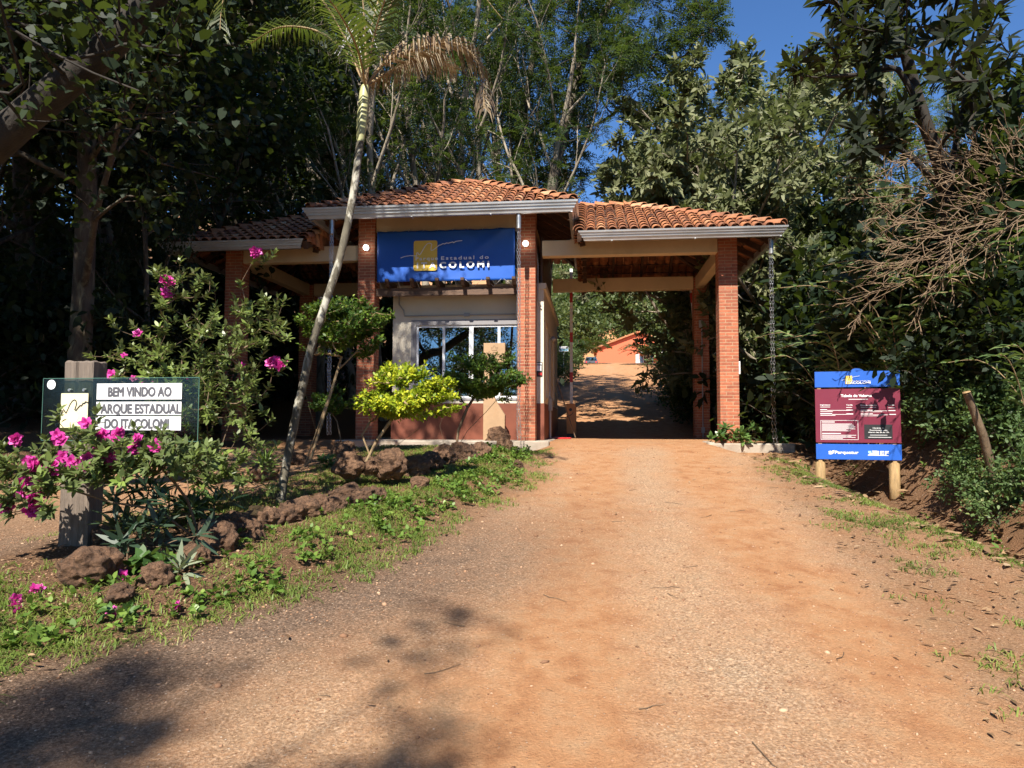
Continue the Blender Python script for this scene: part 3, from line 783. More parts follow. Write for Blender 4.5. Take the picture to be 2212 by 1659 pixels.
for k in range(18):
    m = MB()
    if k < 10:
        x = -bw_/2 + .04 + (bw_-.08)*k/9; m.tube([(x, -.04, bh_-.02), (x+.01, .02, bh_+.035)], .004, 5)
    else:
        x = -bw_/2 + .05 + (bw_-.1)*(k-10)/7
        if k >= 15: m.tube([(x-.17, -.03, .02), (x, .1, -.10), (x+.17, -.03, .02)], .004, 5)
        else: m.tube([(x, -.04, .02), (x+.03, .1, -.11)], .003, 5)
    m.build('lashing_cord', M['white'], ban)

# notice on the wall beside the door
no = thing('notice', 'small dark poster with a white text block on the booth wall', 'poster', GL(-3.548, BF-.006, 1.30), RZ)
m = MB(); m.box(-.085, .075, -.004, .003, 0, .30); m.build('sheet', M['black'], no)
m = MB(); m.box(-.07, .05, -.007, -.0045, .12, .235); m.build('text_block', M['sticker'], no)
m = MB(); m.box(-.05, .06, -.007, -.0045, .255, .285); m.build('heading_print', M['sticker'], no)
m = MB(); m.box(-.01, .065, -.007, -.0045, .03, .085); m.build('red_print', M['red'], no)
# concrete totem with crown and letters
to = thing('marker_totem', 'tan concrete marker post carved with a crown and letters, before the window', 'marker post', GL(-4.42, .10, -.02), RZ)
prof = [(-.22, -.1), (.22, -.1), (.22, .52), (.04, .80), (-.06, 1.02), (-.10, 1.2), (-.10, 1.42), (-.03, 1.53), (.10, 1.565), (.22, 1.58), (.22, 1.98), (-.22, 1.98)]
m = MB(); m.prism(prof, 0, .14); body = m.build('totem_body', M['marker'], to, bevel=.006)
cz = 1.86
m = MB(); crown = [(-.05, cz-.03), (-.065, cz+.03), (-.03, cz+.012), (-.018, cz+.05), (0, cz+.065), (.018, cz+.05), (.03, cz+.012), (.065, cz+.03), (.05, cz-.03), (-.05, cz-.03)]
ridge_line(crown, .007, to, 'crown_emblem', M['carve'], -.003)
text_obj('lettering', 'R', .17, M['carve'], to, (-.045, -.0015, 1.68), .001, -.0012)
text_obj('lettering', 'E', .085, M['carve'], to, (-.125, -.0015, 1.75), .001, -.0005)
text_obj('lettering', 'S', .085, M['carve'], to, (.085, -.0015, 1.75), .001, -.0005)
bpy.data.objects.remove(KIDS[to.name].pop())

# ---- boom barriers
def barrier(x, y, label, tilt=0.0, box=True):
    r = thing('boom_barrier', label, 'boom barrier', GL(x, y, 0), RZ, 'raised boom barriers under the roof')
    m = MB(); w, h, d = .125, .86, .32
    m.add([(-w, 0, .08), (w, 0, .08), (w, d, .08), (-w, d, .08), (-w, 0, h), (w*.55, 0, h), (w, 0, h-.07), (w, d, h-.07), (w*.55, d, h), (-w, d, h)],
          [(3, 2, 1, 0), (0, 1, 6, 5, 4), (1, 2, 7, 6), (2, 3, 9, 8, 7), (3, 0, 4, 9), (4, 5, 8, 9), (5, 6, 7, 8)])
    cab = m.build('cabinet', M['orange'], r, bevel=.008)
    m = MB(); m.box(-w+.01, w-.01, .02, d-.02, -.02, .08); m.build('cabinet_foot', M['black'], cab)
    m = MB(); m.tube([(-.02, -.012, .70), (-.02, .002, .70)], .04, 16); m.tube([(-.11, -.008, .52), (-.05, -.008, .54), (.02, -.008, .585), (.05, -.008, .63)], .008, 6); m.build('cabinet_print', M['black'], cab)
    arm = MB(); c, s = math.sin(tilt), math.cos(tilt)
    arm.bar((0, .1, .82), (c*3.6, .1, .82+s*3.6), .075, .04, up=(0, 1, 0)); ao = arm.build('barrier_arm', M['white'], r)
    for k in range(3):
        a = .6 + k*1.05; b = MB(); b.bar((c*a, .1, .82+s*a), (c*(a+.26), .1, .82+s*(a+.26)), .079, .044, up=(0, 1, 0)); b.build('red_band', M['red'], ao)
barrier(-3.0, 4.45, 'orange boom barrier by the booth with its white arm straight up')
barrier(.35, 4.75, 'boom barrier behind the back brick pillar with leaning red and white arm', R(-4))
# broom-like pole and red hose by the door, a pole behind the right pillars
m = MB(); m.tube([(-2.86, 3.1, 0), (-3.30, 3.2, 1.35)], .014, 6); po = m.build('wooden_pole', M['bark_brown'])
po.matrix_world = GM.copy(); tag(po, 'thin wooden pole leaning on the booth behind its door', 'pole')
m = MB(); m.tube([(.50, 2.6, 0), (.40, 2.7, 1.8)], .012, 6); po = m.build('cane', M['bark_tan']); po.matrix_world = GM.copy(); tag(po, 'thin cane leaning between the two right brick pillars', 'pole')
m = MB(); m.box(-3.36, -2.95, 2.3, 2.8, -.012, .012); mt = m.build('door_mat', M['red'], None, bevel=.006); mt.matrix_world = GM.copy(); tag(mt, 'red mat on the ground at the booth door', 'mat')

# ================================================================== welcome sign on its sleeper post
gp = on(-3.02, 4.74)
ws_y = 5.45; pw = P(170, 780, ws_y); base = P(172, 1215, ws_y)
post = thing('sign_post', 'weathered grey timber post carrying the glass welcome sign', 'post', (pw.x, ws_y, base.z-.35), R(-9))
hp = pw.z-(base.z-.35)
m = MB(); rng = random.Random(3); n = 16
w2, d2 = .124, .165
for i in range(n): pass
m.box(-w2, w2, 0, d2, 0, hp)
po = m.build('post_body', M['postwood'], post, bevel=.01)
bm = bmesh.new(); bm.from_mesh(po.data); bmesh.ops.subdivide_edges(bm, edges=bm.edges[:], cuts=14, use_grid_fill=True)
for v in bm.verts:
    k = mnoise.noise(Vector((v.co.x*22, v.co.y*22, v.co.z*2.2))); v.co += v.normal*k*.006
    if v.co.z > hp-.02: v.co.z += .012*mnoise.noise(Vector((v.co.x*30, v.co.y*30, 1)))
    if abs(v.co.x+.01) < .012 and v.co.y < .02 and v.co.z > hp-.36: v.co.y += .022
bm.to_mesh(po.data); bm.free()
gs = thing('welcome_sign', 'sheet of glass with three white welcome strips bolted to the timber post', 'sign', (pw.x, ws_y-.018, P(172, 820, ws_y).z), R(-9))
gw0, gw1, gh = -.245, .862, .362
k = .0030077*5.45/4.62          # metres per picture pixel at this distance
def sx(u): return (u-170)*k
def sz(v): return (820-v)*k
m = MB(); m.box(sx(91), sx(459), -.006, 0, sz(951), sz(818)); pane = m.build('glass_pane', M['signglass'], gs)
m = MB()
for a in ((sx(91)-.001, sx(459)+.001, -.0065, .0005, sz(818), sz(818)+.003), (sx(91)-.001, sx(459)+.001, -.0065, .0005, sz(951)-.003, sz(951)), (sx(459), sx(459)+.003, -.0065, .0005, sz(951), sz(818)), (sx(91)-.003, sx(91), -.0065, .0005, sz(951), sz(818))): m.box(*a)
m.build('glass_edge', M['glassedge'], gs)
strips = [(829, 865, 'BEM VINDO AO', 250, 397), (868, 898, 'PARQUE ESTADUAL', 224, 420), (899, 930, 'DO ITACOLOMI', 244, 393)]
for i, (a, b, tx, ta, tb) in enumerate(strips):
    m = MB(); m.box(sx(222), sx(421), -.0095, -.0062, sz(b-1.5), sz(a+.5)); st = m.build('white_strip', M['whiteink'], gs)
    text_obj('lettering', tx, .096, M['greyink'], st, (sx(ta), -.011, sz((a+b)/2)-.034), .0006, .0042, fit=(tb-ta)*k)
m = MB(); m.box(sx(136.5), sx(202), -.0095, -.0062, sz(924), sz(850)); cpn = m.build('cream_panel', M['creampanel'], gs)
mp = [(138, 893), (141, 888), (144, 885), (147, 889), (150, 893), (154, 885), (159, 874), (164, 867), (169, 864), (173, 866), (175, 872), (173, 880), (171, 885), (174, 887), (179, 881), (184, 876), (187, 877), (191, 871), (194, 872), (197, 868), (202, 870)]
ridge_line([(sx(a), sz(b)) for a, b in mp], .0075, cpn, 'ridge_drawing', M['ink'], -.0105)
def disc(u, v, r, mat, name, y):
    m = MB(); m.tube([(sx(u), y-.0012, sz(v)), (sx(u), y, sz(v))], r, 24); return m.build(name, mat, gs)
for u, v in ((111, 831), (168, 902)):
    s_ = disc(u, v, .037, M['sticker'], 'round_sticker', -.0108 if u > 150 else -.0065)
    m = MB(); y_ = -.0125 if u > 150 else -.0082; m.box(sx(u)-.026, sx(u)+.026, y_, y_+.0004, sz(v)-.014, sz(v)-.008); m.box(sx(u)-.02, sx(u)+.02, y_, y_+.0004, sz(v)-.003, sz(v)-.001); m.build('sticker_print', M['cyan'], s_)
for u in (156, 191):
    m = MB(); m.tube([(sx(u), -.016, sz(843)), (sx(u), .02, sz(843))], .011, 6); m.build('bolt', M['steel'], gs)

# ================================================================== price board on logs
sA = P(1773, 1020, 9.45); sB = P(1934, 1020, 9.2)
ang = math.atan2(sB.y-sA.y, sB.x-sA.x); bw2 = math.hypot(sB.x-sA.x, sB.y-sA.y)
ztop = P(1763, 803, 9.4).z; zbot = P(1763, 992, 9.4).z
pb = thing('price_board', 'blue and maroon price board standing on two round logs', 'sign board', (sA.x, sA.y, zbot), ang)
HB = ztop-zbot
x0, x1 = -.055, bw2+.075; Wd = x1-x0
def pbz(v): return HB*(992-v)/189.0
def panel(name, va, vb, mat, y=-.03):
    m = MB(); m.box(x0, x1, y, y+.012, pbz(vb), pbz(va)); return m.build(name, M[mat], pb, bevel=.002)
top = panel('top_panel', 803, 837, 'blue'); mid = panel('price_panel', 840.5, 956, 'maroon'); low = panel('bottom_panel', 959, 992, 'blue')
m = MB(); cx_ = x0+Wd*.505; rr = Wd*.105
m.prism([(cx_+rr*math.cos(R(a)), pbz(803)-rr*.62+rr*math.sin(R(a))) for a in range(39, 142, 6)][::-1], -.0285, -.0195); m.build('rounded_crest', M['blue'], top)
logo(top, Wd*.105, x0+Wd*.365, pbz(830), -.034, True)
text_obj('lettering', 'ITACOLOMI', .04, M['whiteink'], top, (x0+Wd*.375, -.0405, pbz(830)), .0006, .001, fit=Wd*.285)
text_obj('lettering', 'Parque Estadual do', .016, M['whiteink'], top, (x0+Wd*.375, -.0405, pbz(824.5)), .0004, .0002, fit=Wd*.285)
def mx_(f): return x0+Wd*f
ty = -.0318
text_obj('lettering', 'Tabela de Valores', .048, M['whiteink'], mid, (mx_(.49), ty, pbz(858)), .0006, .0016, 'CENTER', fit=Wd*.36)
def bars(parent, rows, mat='whiteink', name='fine_print'):
    m = MB()
    for fa, fb, v, h in rows: m.box(mx_(fa), mx_(fb), ty, ty+.0012, pbz(v+h), pbz(v))
    return m.build(name, M[mat], parent)
for tx, fa, fb, v in (('Ingressos', .06, .18, 876), ('Tarifa', .37, .445, 876.5), ('Estacionamento', .54, .725, 877), ('Tarifa', .855, .93, 877)):
    text_obj('lettering', tx, .021, M['whiteink'], mid, (mx_(fa), ty, pbz(v)), .0004, .0008, fit=Wd*(fb-fa))
bars(mid, [(.40, .625, 862.5, 1.2), (.06, .18, 879, 1), (.37, .44, 880, 1), (.54, .72, 880, .8), (.86, .935, 881, .8),
           (.06, .14, 884.5, 1.8), (.14, .37, 886.3, .9), (.37, .45, 885.3, 1.8), (.06, .21, 889, 1.0), (.06, .20, 893, 1.8), (.2, .37, 895, .9), (.37, .45, 893.6, 1.8), (.06, .24, 897, 1),
           (.54, .68, 885.8, 1.6), (.69, .85, 887.4, .8), (.86, .94, 886.7, 1.4), (.54, .79, 889.6, .7), (.54, .68, 893.8, 1.6), (.68, .85, 896, .8), (.86, .945, 894.8, 1.4), (.54, .76, 898.2, .7)])
a, b, c, d = .06, .505, 949, 908
bars(mid, [(a, b, d, .7), (a, b, c, .7), (a, a+.004, d, c-d), (b-.004, b, d, c-d+.7)], name='text_frame')
rng = random.Random(5)
bars(mid, [(.075, .23, 911, 1.6)] + [(.075, rng.uniform(.36, .48), 915.5+k*2.1, .9) for k in range(8)] + [(.075, .30, 935.5, 1.5)] + [(.075, rng.uniform(.3, .49), 939.5+k*2.3, .9) for k in range(4)])
m = MB(); m.box(mx_(.575), mx_(.90), ty, ty+.0012, pbz(948), pbz(917)); m.build('black_label', M['black'], mid)
for tx, v, w in (('Hor\u00e1rio de', 925.5, .13), ('Funcionamento', 930, .2), ('Aberto das 8h \u00e0s 17h', 934.5, .24)):
    text_obj('lettering', tx, .02, M['whiteink'], mid, (mx_(.74), ty-.002, pbz(v)), .0004, .0006, 'CENTER', fit=Wd*w)
mm = bars(mid, [(.64, .84, 939, .8), (.62, .885, 943.5, .9)]); mm.location.y = -.002
lw = pbz(979.5)
text_obj('lettering', 'Parquetur', .052, M['whiteink'], low, (mx_(.225), ty, lw), .0006, .0022, fit=Wd*.275)
leaf = [(0, .1), (.3, .02), (.62, .08), (.85, .35), (1, 1.0), (.6, .9), (.5, .6), (.42, .88), (.1, .8), (.0, .5), (.22, .42)]
m = MB(); m.prism([(mx_(.145)+p*Wd*.075, lw-.012+q*.055) for p, q in leaf][::-1], ty, ty+.0012); m.build('leaf_logo', M['whiteink'], low)
text_obj('lettering', 'IEF', .068, M['whiteink'], low, (mx_(.725), ty, lw-.008), .0006, .002, fit=Wd*.125)
m = MB(); m.prism([(mx_(.61), lw-.008), (mx_(.72), lw-.008), (mx_(.72), lw+.043), (mx_(.655), lw+.043), (mx_(.675), lw+.022), (mx_(.64), lw+.01)][::-1], ty, ty+.0012); m.box(mx_(.61), mx_(.85), ty, ty+.0012, lw-.02, lw-.0135); m.build('mountain_logo', M['whiteink'], low)
m = MB(); m.box(mx_(.615), mx_(.65), ty-.001, ty+.0005, lw+.012, lw+.040); m.build('logo_patch', M['cyan'], low)
for X, lab in ((-.0, None), (bw2, None)):
    gpos = (Matrix.Translation((sA.x, sA.y, zbot)) @ Matrix.Rotation(ang, 4, 'Z')) @ Vector((X, .045, 0))
    zb = float(H(gpos.x, gpos.y))-zbot-.2
    m = MB(); m.tube([(X, .045, zb), (X, .045, zb*.5), (X, .045, -.05), (X, .045, -.02), (X, .045, 0)], [.068, .066, .064, .05, .02], 14); m.build('log_post', M['log'], pb, smooth=True)
    m = MB(); m.box(X-.025, X+.02, -.017, .028, -.1, HB-.01); m.build('batten', M['log'], pb)

# ================================================================== vegetation tools
LT = {}
LT['forest'] = leafmat('forest_leaf', [(0, (.008, .019, .007)), (.5, (.020, .042, .012)), (.85, (.042, .075, .02)), (.95, (.08, .09, .025)), (1, (.28, .20, .04))], .6, .25, spec=.3)
LT['shade'] = leafmat('shaded_forest_leaf', [(0, (.005, .011, .005)), (.5, (.012, .025, .010)), (.88, (.024, .042, .016)), (.96, (.06, .06, .02)), (1, (.26, .19, .04))], .6, .2, spec=.3)  # forest leaf with the canopy's shade painted into its colour
LT['feather'] = leafmat('feathery_leaf', [(0, (.011, .025, .011)), (.5, (.025, .052, .018)), (.85, (.05, .085, .026)), (1, (.18, .15, .04))], .6, .35, spec=.3)
LT['glossy'] = leafmat('glossy_leaf', [(0, (.045, .06, .022)), (.5, (.13, .145, .06)), (.85, (.22, .225, .115)), (.97, (.28, .27, .14)), (1, (.34, .24, .05))], .58, .2, spec=.35, back=(.16, .17, .10))
LT['yellow'] = leafmat('yellow_green_leaf', [(0, (.04, .065, .014)), (.5, (.10, .13, .025)), (.85, (.19, .19, .035)), (1, (.36, .25, .05))], .6, .4, spec=.3)
LT['duranta'] = leafmat('lime_leaf', [(0, (.05, .11, .012)), (.35, (.20, .30, .018)), (.7, (.50, .54, .03)), (1, (.66, .60, .04))], .5, .32, spec=.35)
LT['dgreen'] = leafmat('green_shrub_leaf', [(0, (.02, .05, .010)), (.5, (.055, .115, .018)), (.85, (.14, .22, .025)), (1, (.30, .36, .035))], .5, .3, spec=.35)
LT['azalea'] = leafmat('azalea_leaf', [(0, (.08, .115, .03)), (.5, (.17, .225, .06)), (.8, (.25, .34, .07)), (1, (.34, .50, .08))], .4, .28, back=(.2, .23, .10))
LT['azalea_dark'] = leafmat('dark_azalea_leaf', [(0, (.055, .08, .028)), (.5, (.125, .165, .055)), (.8, (.19, .26, .06)), (1, (.28, .42, .07))], .5, .25, back=(.14, .16, .08), spec=.35)
LT['bough'] = leafmat('dark_feathery_leaf', [(0, (.008, .020, .010)), (.5, (.020, .042, .018)), (.85, (.042, .075, .026)), (1, (.12, .11, .03))], .6, .3, spec=.3)
LT['bamboo'] = leafmat('lance_leaf', [(0, (.03, .06, .02)), (.5, (.09, .15, .05)), (.85, (.18, .25, .09)), (1, (.34, .32, .11))], .52, .3, spec=.35)
LT['loquat'] = leafmat('shaded_loquat_leaf', [(0, (.006, .010, .005)), (.5, (.014, .021, .009)), (.9, (.03, .036, .014)), (1, (.07, .06, .02))], .6, .18, spec=.3, back=(.028, .024, .014))  # leaf colour darkened to carry the shade on this tree
LT['grass'] = leafmat('grass_blade', [(0, (.08, .12, .025)), (.5, (.16, .23, .045)), (.85, (.26, .31, .07)), (1, (.45, .38, .17))], .5, .3)
LT['cover'] = leafmat('weed_leaf', [(0, (.05, .10, .02)), (.5, (.12, .21, .035)), (.85, (.22, .33, .06)), (1, (.32, .40, .09))], .45, .3)
LT['litter'] = leafmat('fallen_leaf', [(0, (.10, .055, .03)), (.4, (.19, .11, .055)), (.75, (.36, .23, .12)), (1, (.52, .40, .26))], .7, .12, tcol=(.3, .15, .05))
LT['spiky'] = leafmat('dark_lance_leaf', [(0, (.02, .045, .025)), (.6, (.05, .085, .05)), (1, (.13, .17, .10))], .4, .15)
LT['pale'] = leafmat('grey_green_leaf', [(0, (.13, .17, .10)), (.6, (.28, .31, .20)), (1, (.42, .42, .28))], .5, .15)
LT['dry'] = leafmat('dry_frond', [(0, (.16, .095, .05)), (.6, (.32, .25, .155)), (1, (.50, .43, .30))], .7, .15, tcol=(.4, .25, .1))
LT['palm'] = leafmat('palm_leaf', [(0, (.02, .04, .010)), (.5, (.05, .075, .018)), (.85, (.12, .13, .03)), (1, (.24, .19, .07))], .4, .35)
LT['petal'] = leafmat('magenta_petal', [(0, (.48, .02, .24)), (.5, (.66, .045, .36)), (1, (.78, .11, .48))], .5, .3, tcol=(.8, .05, .4))
LT['hill'] = leafmat('hillside_leaf', [(0, (.03, .05, .016)), (.5, (.085, .115, .035)), (.85, (.16, .18, .06)), (1, (.26, .24, .12))], .5, .3)
LT['ginger'] = leafmat('broad_leaf', [(0, (.03, .07, .016)), (.6, (.08, .16, .04)), (1, (.17, .27, .08))], .35, .25)

def unit(a): return a/np.maximum(np.linalg.norm(a, axis=-1, keepdims=True), 1e-9)
def perp(d, rng):
    r = rng.normal(size=d.shape); return unit(r - d*np.sum(r*d, -1, keepdims=True))
def hexleaf(pos, d, n, L, Wd, fold=.18, curl=.12):
    """six-cornered folded leaves; returns verts, faces"""
    d = unit(d); n = unit(n - d*np.sum(n*d, -1, keepdims=True)); s = np.cross(d, n)
    L = np.broadcast_to(np.asarray(L, float), (len(pos),))[:, None]; Wd = np.broadcast_to(np.asarray(Wd, float), (len(pos),))[:, None]
    f = fold*Wd; c = curl*L
    v = np.stack([pos, pos+d*L*.33+s*Wd*.5+n*f, pos+d*L*.70+s*Wd*.40+n*(f*.8-c*.45), pos+d*L-n*c, pos+d*L*.70-s*Wd*.40+n*(f*.8-c*.45), pos+d*L*.33-s*Wd*.5+n*f], 1)
    N_ = len(pos); return v.reshape(-1, 3), np.arange(N_*6).reshape(-1, 6)
def dialeaf(pos, d, n, L, Wd, curl=.1):
    d = unit(d); n = unit(n - d*np.sum(n*d, -1, keepdims=True)); s = np.cross(d, n)
    L = np.broadcast_to(np.asarray(L, float), (len(pos),))[:, None]; Wd = np.broadcast_to(np.asarray(Wd, float), (len(pos),))[:, None]
    v = np.stack([pos, pos+d*L*.45+s*Wd*.5, pos+d*L-n*curl*L, pos+d*L*.45-s*Wd*.5], 1)
    return v.reshape(-1, 3), np.arange(len(pos)*4).reshape(-1, 4)
UP = np.array([0, 0, 1.0])
def cloud(tp, td, rng, n, spread, L, Wd, out=.6, hexa=True, cen=None):
    """n leaves scattered round each tip"""
    p = np.repeat(tp, n, 0) + rng.normal(0, spread, (len(tp)*n, 3)); d0 = np.repeat(td, n, 0)
    d = unit(d0*out + rng.normal(0, .75, p.shape) + np.array([0, 0, -.15])); nn = unit(UP*.9 + rng.normal(0, .55, p.shape))
    l = L*rng.uniform(.6, 1.2, len(p))
    tip_t = np.repeat(rng.uniform(0, 1, len(tp)), n); ti = np.clip(.5*tip_t + .5*rng.uniform(0, 1, len(p)), 0, 1)
    V, F = (hexleaf if hexa else dialeaf)(p, d, nn, l, l*Wd/L); return V, F, ti
def rosette(tp, td, rng, n, L, Wd, ang=1.05, jit=.02, along=.0):
    """whorls of leaves round the end of each shoot"""
    d0 = np.repeat(unit(td), n, 0); k = np.tile(np.arange(n), len(tp)); a = k*2.4 + np.repeat(rng.uniform(0, 6.28, len(tp)), n)
    u = unit(np.cross(d0, np.array([.31, .17, .93])+0*d0)); w = np.cross(d0, u)
    rad = u*np.cos(a)[:, None] + w*np.sin(a)[:, None]
    th = ang*rng.uniform(.7, 1.2, len(a))*(.45 + .65*(k/max(1, n-1)))
    d = d0*np.cos(th)[:, None] + rad*np.sin(th)[:, None] + np.array([0, 0, -.12])
    p = np.repeat(tp, n, 0) + rng.normal(0, jit, d.shape) - d0*(along*(k/max(1, n-1)))[:, None]
    nn = d0 + .25*UP + rng.normal(0, .15, d.shape); l = L*rng.uniform(.65, 1.15, len(p))
    tt = np.repeat(rng.uniform(0, 1, len(tp)), n); ti = np.clip(.55*tt + .45*rng.uniform(0, 1, len(p)) - .18*(k/max(1, n-1)) + .1, 0, 1)
    V, F = hexleaf(p, d, nn, l, l*Wd/L); return V, F, ti
def pinnate(tp, td, rng, n, L, m, l, w, droop=.35):
    """n feather leaves at each tip, m pairs of leaflets each"""
    p0 = np.repeat(tp, n, 0) + rng.normal(0, .08, (len(tp)*n, 3)); d0 = np.repeat(td, n, 0)
    d = unit(d0*.5 + rng.normal(0, .7, p0.shape)); nn = unit(UP + rng.normal(0, .4, p0.shape)); nn = unit(nn - d*np.sum(nn*d, -1, keepdims=True)); s = np.cross(d, nn)
    LL = L*rng.uniform(.6, 1.2, len(p0)); V = []; F = []; T = []; base = 0; tt = np.repeat(rng.uniform(0, 1, len(tp)), n)
    for i in range(m):
        f = (i+.6)/m
        q = p0 + d*(LL*f)[:, None] - UP*(droop*LL*f*f)[:, None]
        for sg in (-1, 1):
            dd = d*.45 + s*sg + rng.normal(0, .12, d.shape)
            ll = l*(1-.55*abs(f-.45))*rng.uniform(.8, 1.2, len(q))
            v, fc = dialeaf(q, dd, nn, ll, ll*w/l, .15); V.append(v); F.append(fc+base); base += len(v); T.append(np.clip(.65*tt + .35*rng.uniform(0, 1, len(q)), 0, 1))
    return np.concatenate(V), np.concatenate(F), np.concatenate(T)
def merge(parts):
    V = []; F = []; T = []; b = 0
    for v, f, t in parts: V.append(v); F.append(f+b); T.append(t); b += len(v)
    return np.concatenate(V), np.concatenate(F), np.concatenate(T)
def leaf_mesh(name, parts, mat):
    V, F, T = merge(parts); return np_mesh(name, V, F, mat, T)

def tubes(name, brs, mat, nmin=4, rmin=.0):
    V = []; F = []; b = 0
    for pts, rad in brs:
        pts = np.asarray(pts, float); rad = np.asarray(rad, float)
        if rad[0] < rmin: continue
        n = 10 if rad[0] > .08 else 6 if rad[0] > .025 else nmin
        d = np.gradient(pts, axis=0); d = unit(d)
        ref = np.array([.37, .61, .2]); x = unit(np.cross(d, ref+0*d)); y = np.cross(d, x)
        a = np.arange(n)*2*math.pi/n
        ring = pts[:, None, :] + rad[:, None, None]*(x[:, None, :]*np.cos(a)[None, :, None] + y[:, None, :]*np.sin(a)[None, :, None])
        V.append(ring.reshape(-1, 3)); m = len(pts)
        i, k = np.meshgrid(np.arange(m-1), np.arange(n), indexing='ij')
        F.append(np.stack([b+i*n+k, b+i*n+(k+1) % n, b+(i+1)*n+(k+1) % n, b+(i+1)*n+k], -1).reshape(-1, 4)); b += m*n
    return np_mesh(name, np.concatenate(V), np.concatenate(F), mat, smooth=True)

def grow(rng, p, d, L, r, lev, S, br, tips):
    n = S['n'][lev]; pts = [p]; d = np.array(d, float); p = np.array(p, float)
    dirs = [d]
    for i in range(n):
        d = d + rng.normal(0, S['wig'][lev], 3) + np.array([0, 0, S['up'][lev]]); d = d/np.linalg.norm(d); p = p + d*(L/n); pts.append(p); dirs.append(d)
    pts = np.array(pts); q = np.linspace(0, 1, n+1); rad = r*(1-S['tap'][lev]*q)
    if lev == 0: rad[0] *= 1.25
    br.append((pts, rad))
    if lev == len(S['n'])-1:
        for i in range(max(1, n//3), n+1): tips.append((pts[i], dirs[i]))
        return
    k = S['kids'][lev]; lo = S['lo'][lev]; az = rng.uniform(0, 6.28)
    for j in range(k):
        f = lo + (1-lo)*(j+rng.uniform(.1, .9))/k; f = min(f, .999)
        if j == k-1: f = 1.0
        i = min(int(f*n), n-1); t = f*n-i; bp = pts[i]*(1-t)+pts[i+1]*t; bd = dirs[i+1]
        az += 2.4 + rng.normal(0, .4); ang = S['ang'][lev]*rng.uniform(.7, 1.25)*(.45 if j == k-1 else 1)
        u = np.cross(bd, [.2, .9, .38]); u /= np.linalg.norm(u); w = np.cross(bd, u)
        cd = bd*math.cos(ang) + (u*math.cos(az)+w*math.sin(az))*math.sin(ang)
        cl = L*S['ratio'][lev]*(1-S.get('short', .5)*(f-lo)/(1-lo+1e-6))*rng.uniform(.75, 1.2)
        grow(rng, bp, cd, cl, max(.006, (r*(1-S['tap'][lev]*f))*S['rr'][lev]), lev+1, S, br, tips)
def skeleton(seed, Hh, r0, S, lean=(0, 0)):
    rng = np.random.default_rng(seed); br = []; tips = []
    grow(rng, np.array([0, 0, -.3]), np.array([lean[0], lean[1], 1.0])/math.hypot(1, math.hypot(*lean)), Hh, r0, 0, S, br, tips)
    tp = np.array([t[0] for t in tips]); td = np.array([t[1] for t in tips]); return br, tp, td, rng

S_FOREST = dict(n=[9, 6, 4, 3], wig=[.05, .10, .16, .2], up=[.02, .03, .02, -.02], tap=[.75, .7, .6, .5], kids=[15, 6, 4], lo=[.22, .25, .25], ang=[1.05, .85, .8], ratio=[.34, .5, .5], rr=[.42, .55, .55])
S_PALE = dict(n=[10, 8, 5, 4], wig=[.06, .09, .14, .2], up=[.02, .05, .03, 0], tap=[.6, .6, .6, .5], kids=[9, 6, 5], lo=[.22, .3, .3], ang=[.55, .6, .7], ratio=[.55, .42, .42], rr=[.6, .5, .5], short=.45)
S_BUSH = dict(n=[5, 5, 4, 3], wig=[.08, .12, .16, .2], up=[.02, .05, .03, .02], tap=[.6, .6, .6, .5], kids=[13, 7, 5], lo=[.06, .2, .2], ang=[.95, .8, .75], ratio=[.62, .45, .42], rr=[.55, .5, .5], short=.5)
S_LOW = dict(n=[3, 4, 3], wig=[.1, .15, .2], up=[.03, .04, .0], tap=[.5, .6, .5], kids=[12, 6], lo=[.05, .2], ang=[.9, .8], ratio=[.9, .5], rr=[.6, .5], short=.3)

def proto(name, bark, leafname, crown_parts, br, rmin=0.0, crown='crown', stem='trunk'):
    """a tree kept off to one side of nothing: returned unlinked as (trunk mesh, crown mesh)"""
    tm = tubes(stem, br, M[bark], 4, rmin); cm = leaf_mesh(crown, crown_parts, LT[leafname]); return tm, cm, stem, crown
PROTO = {}
def kind(key, *variants): PROTO[key] = variants
def forest_var(seed, Hh=12.5, leaf=.17, n=11, key='forest'):
    br, tp, td, rng = skeleton(seed, Hh, .2, S_FOREST)
    return proto('t', 'bark_dark', key, [cloud(tp, td, rng, n, .17, leaf, leaf*.62)], br, .007)
def pale_var(seed, Hh=12, mat='feather', n=3, bark='bark_pale', lo=.22, m=6):
    S = dict(S_PALE); S['lo'] = [lo, .3, .3]
    br, tp, td, rng = skeleton(seed, Hh, .15, S, lean=(.06, 0))
    k = rng.random(len(tp)) < .62
    return proto('t', bark, mat, [pinnate(tp[k], td[k], rng, n, .40, m, .105, .036)], br)
def glossy_var(seed, Hh=6.5, key='glossy'):
    br, tp, td, rng = skeleton(seed, Hh, .14, S_BUSH)
    return proto('t', 'bark_pale', key, [rosette(tp, td, rng, 9, .23, .075, 1.15, .05)], br, .006)
def low_var(seed, key='forest', Hh=1.5, leaf=.15):
    br, tp, td, rng = skeleton(seed, Hh, .035, S_LOW)
    return proto('t', 'bark_dark', key, [cloud(tp, td, rng, 9, .12, leaf, leaf*.5)], br, .004, 'foliage', 'stem')
kind('forest', forest_var(1), forest_var(2), forest_var(3))
kind('pale', pale_var(11), pale_var(12), pale_var(13))
kind('hang', pale_var(21, 13, 'feather', 5, 'bark_dark', .58, 7))
_S = dict(S_FOREST); _S['lo'] = [.55, .25, .25]; _b, _tp, _td, _r = skeleton(5, 12.5, .2, _S)
kind('foresthigh', proto('t', 'bark_dark', 'forest', [cloud(_tp, _td, _r, 13, .2, .19, .12)], _b, .007))
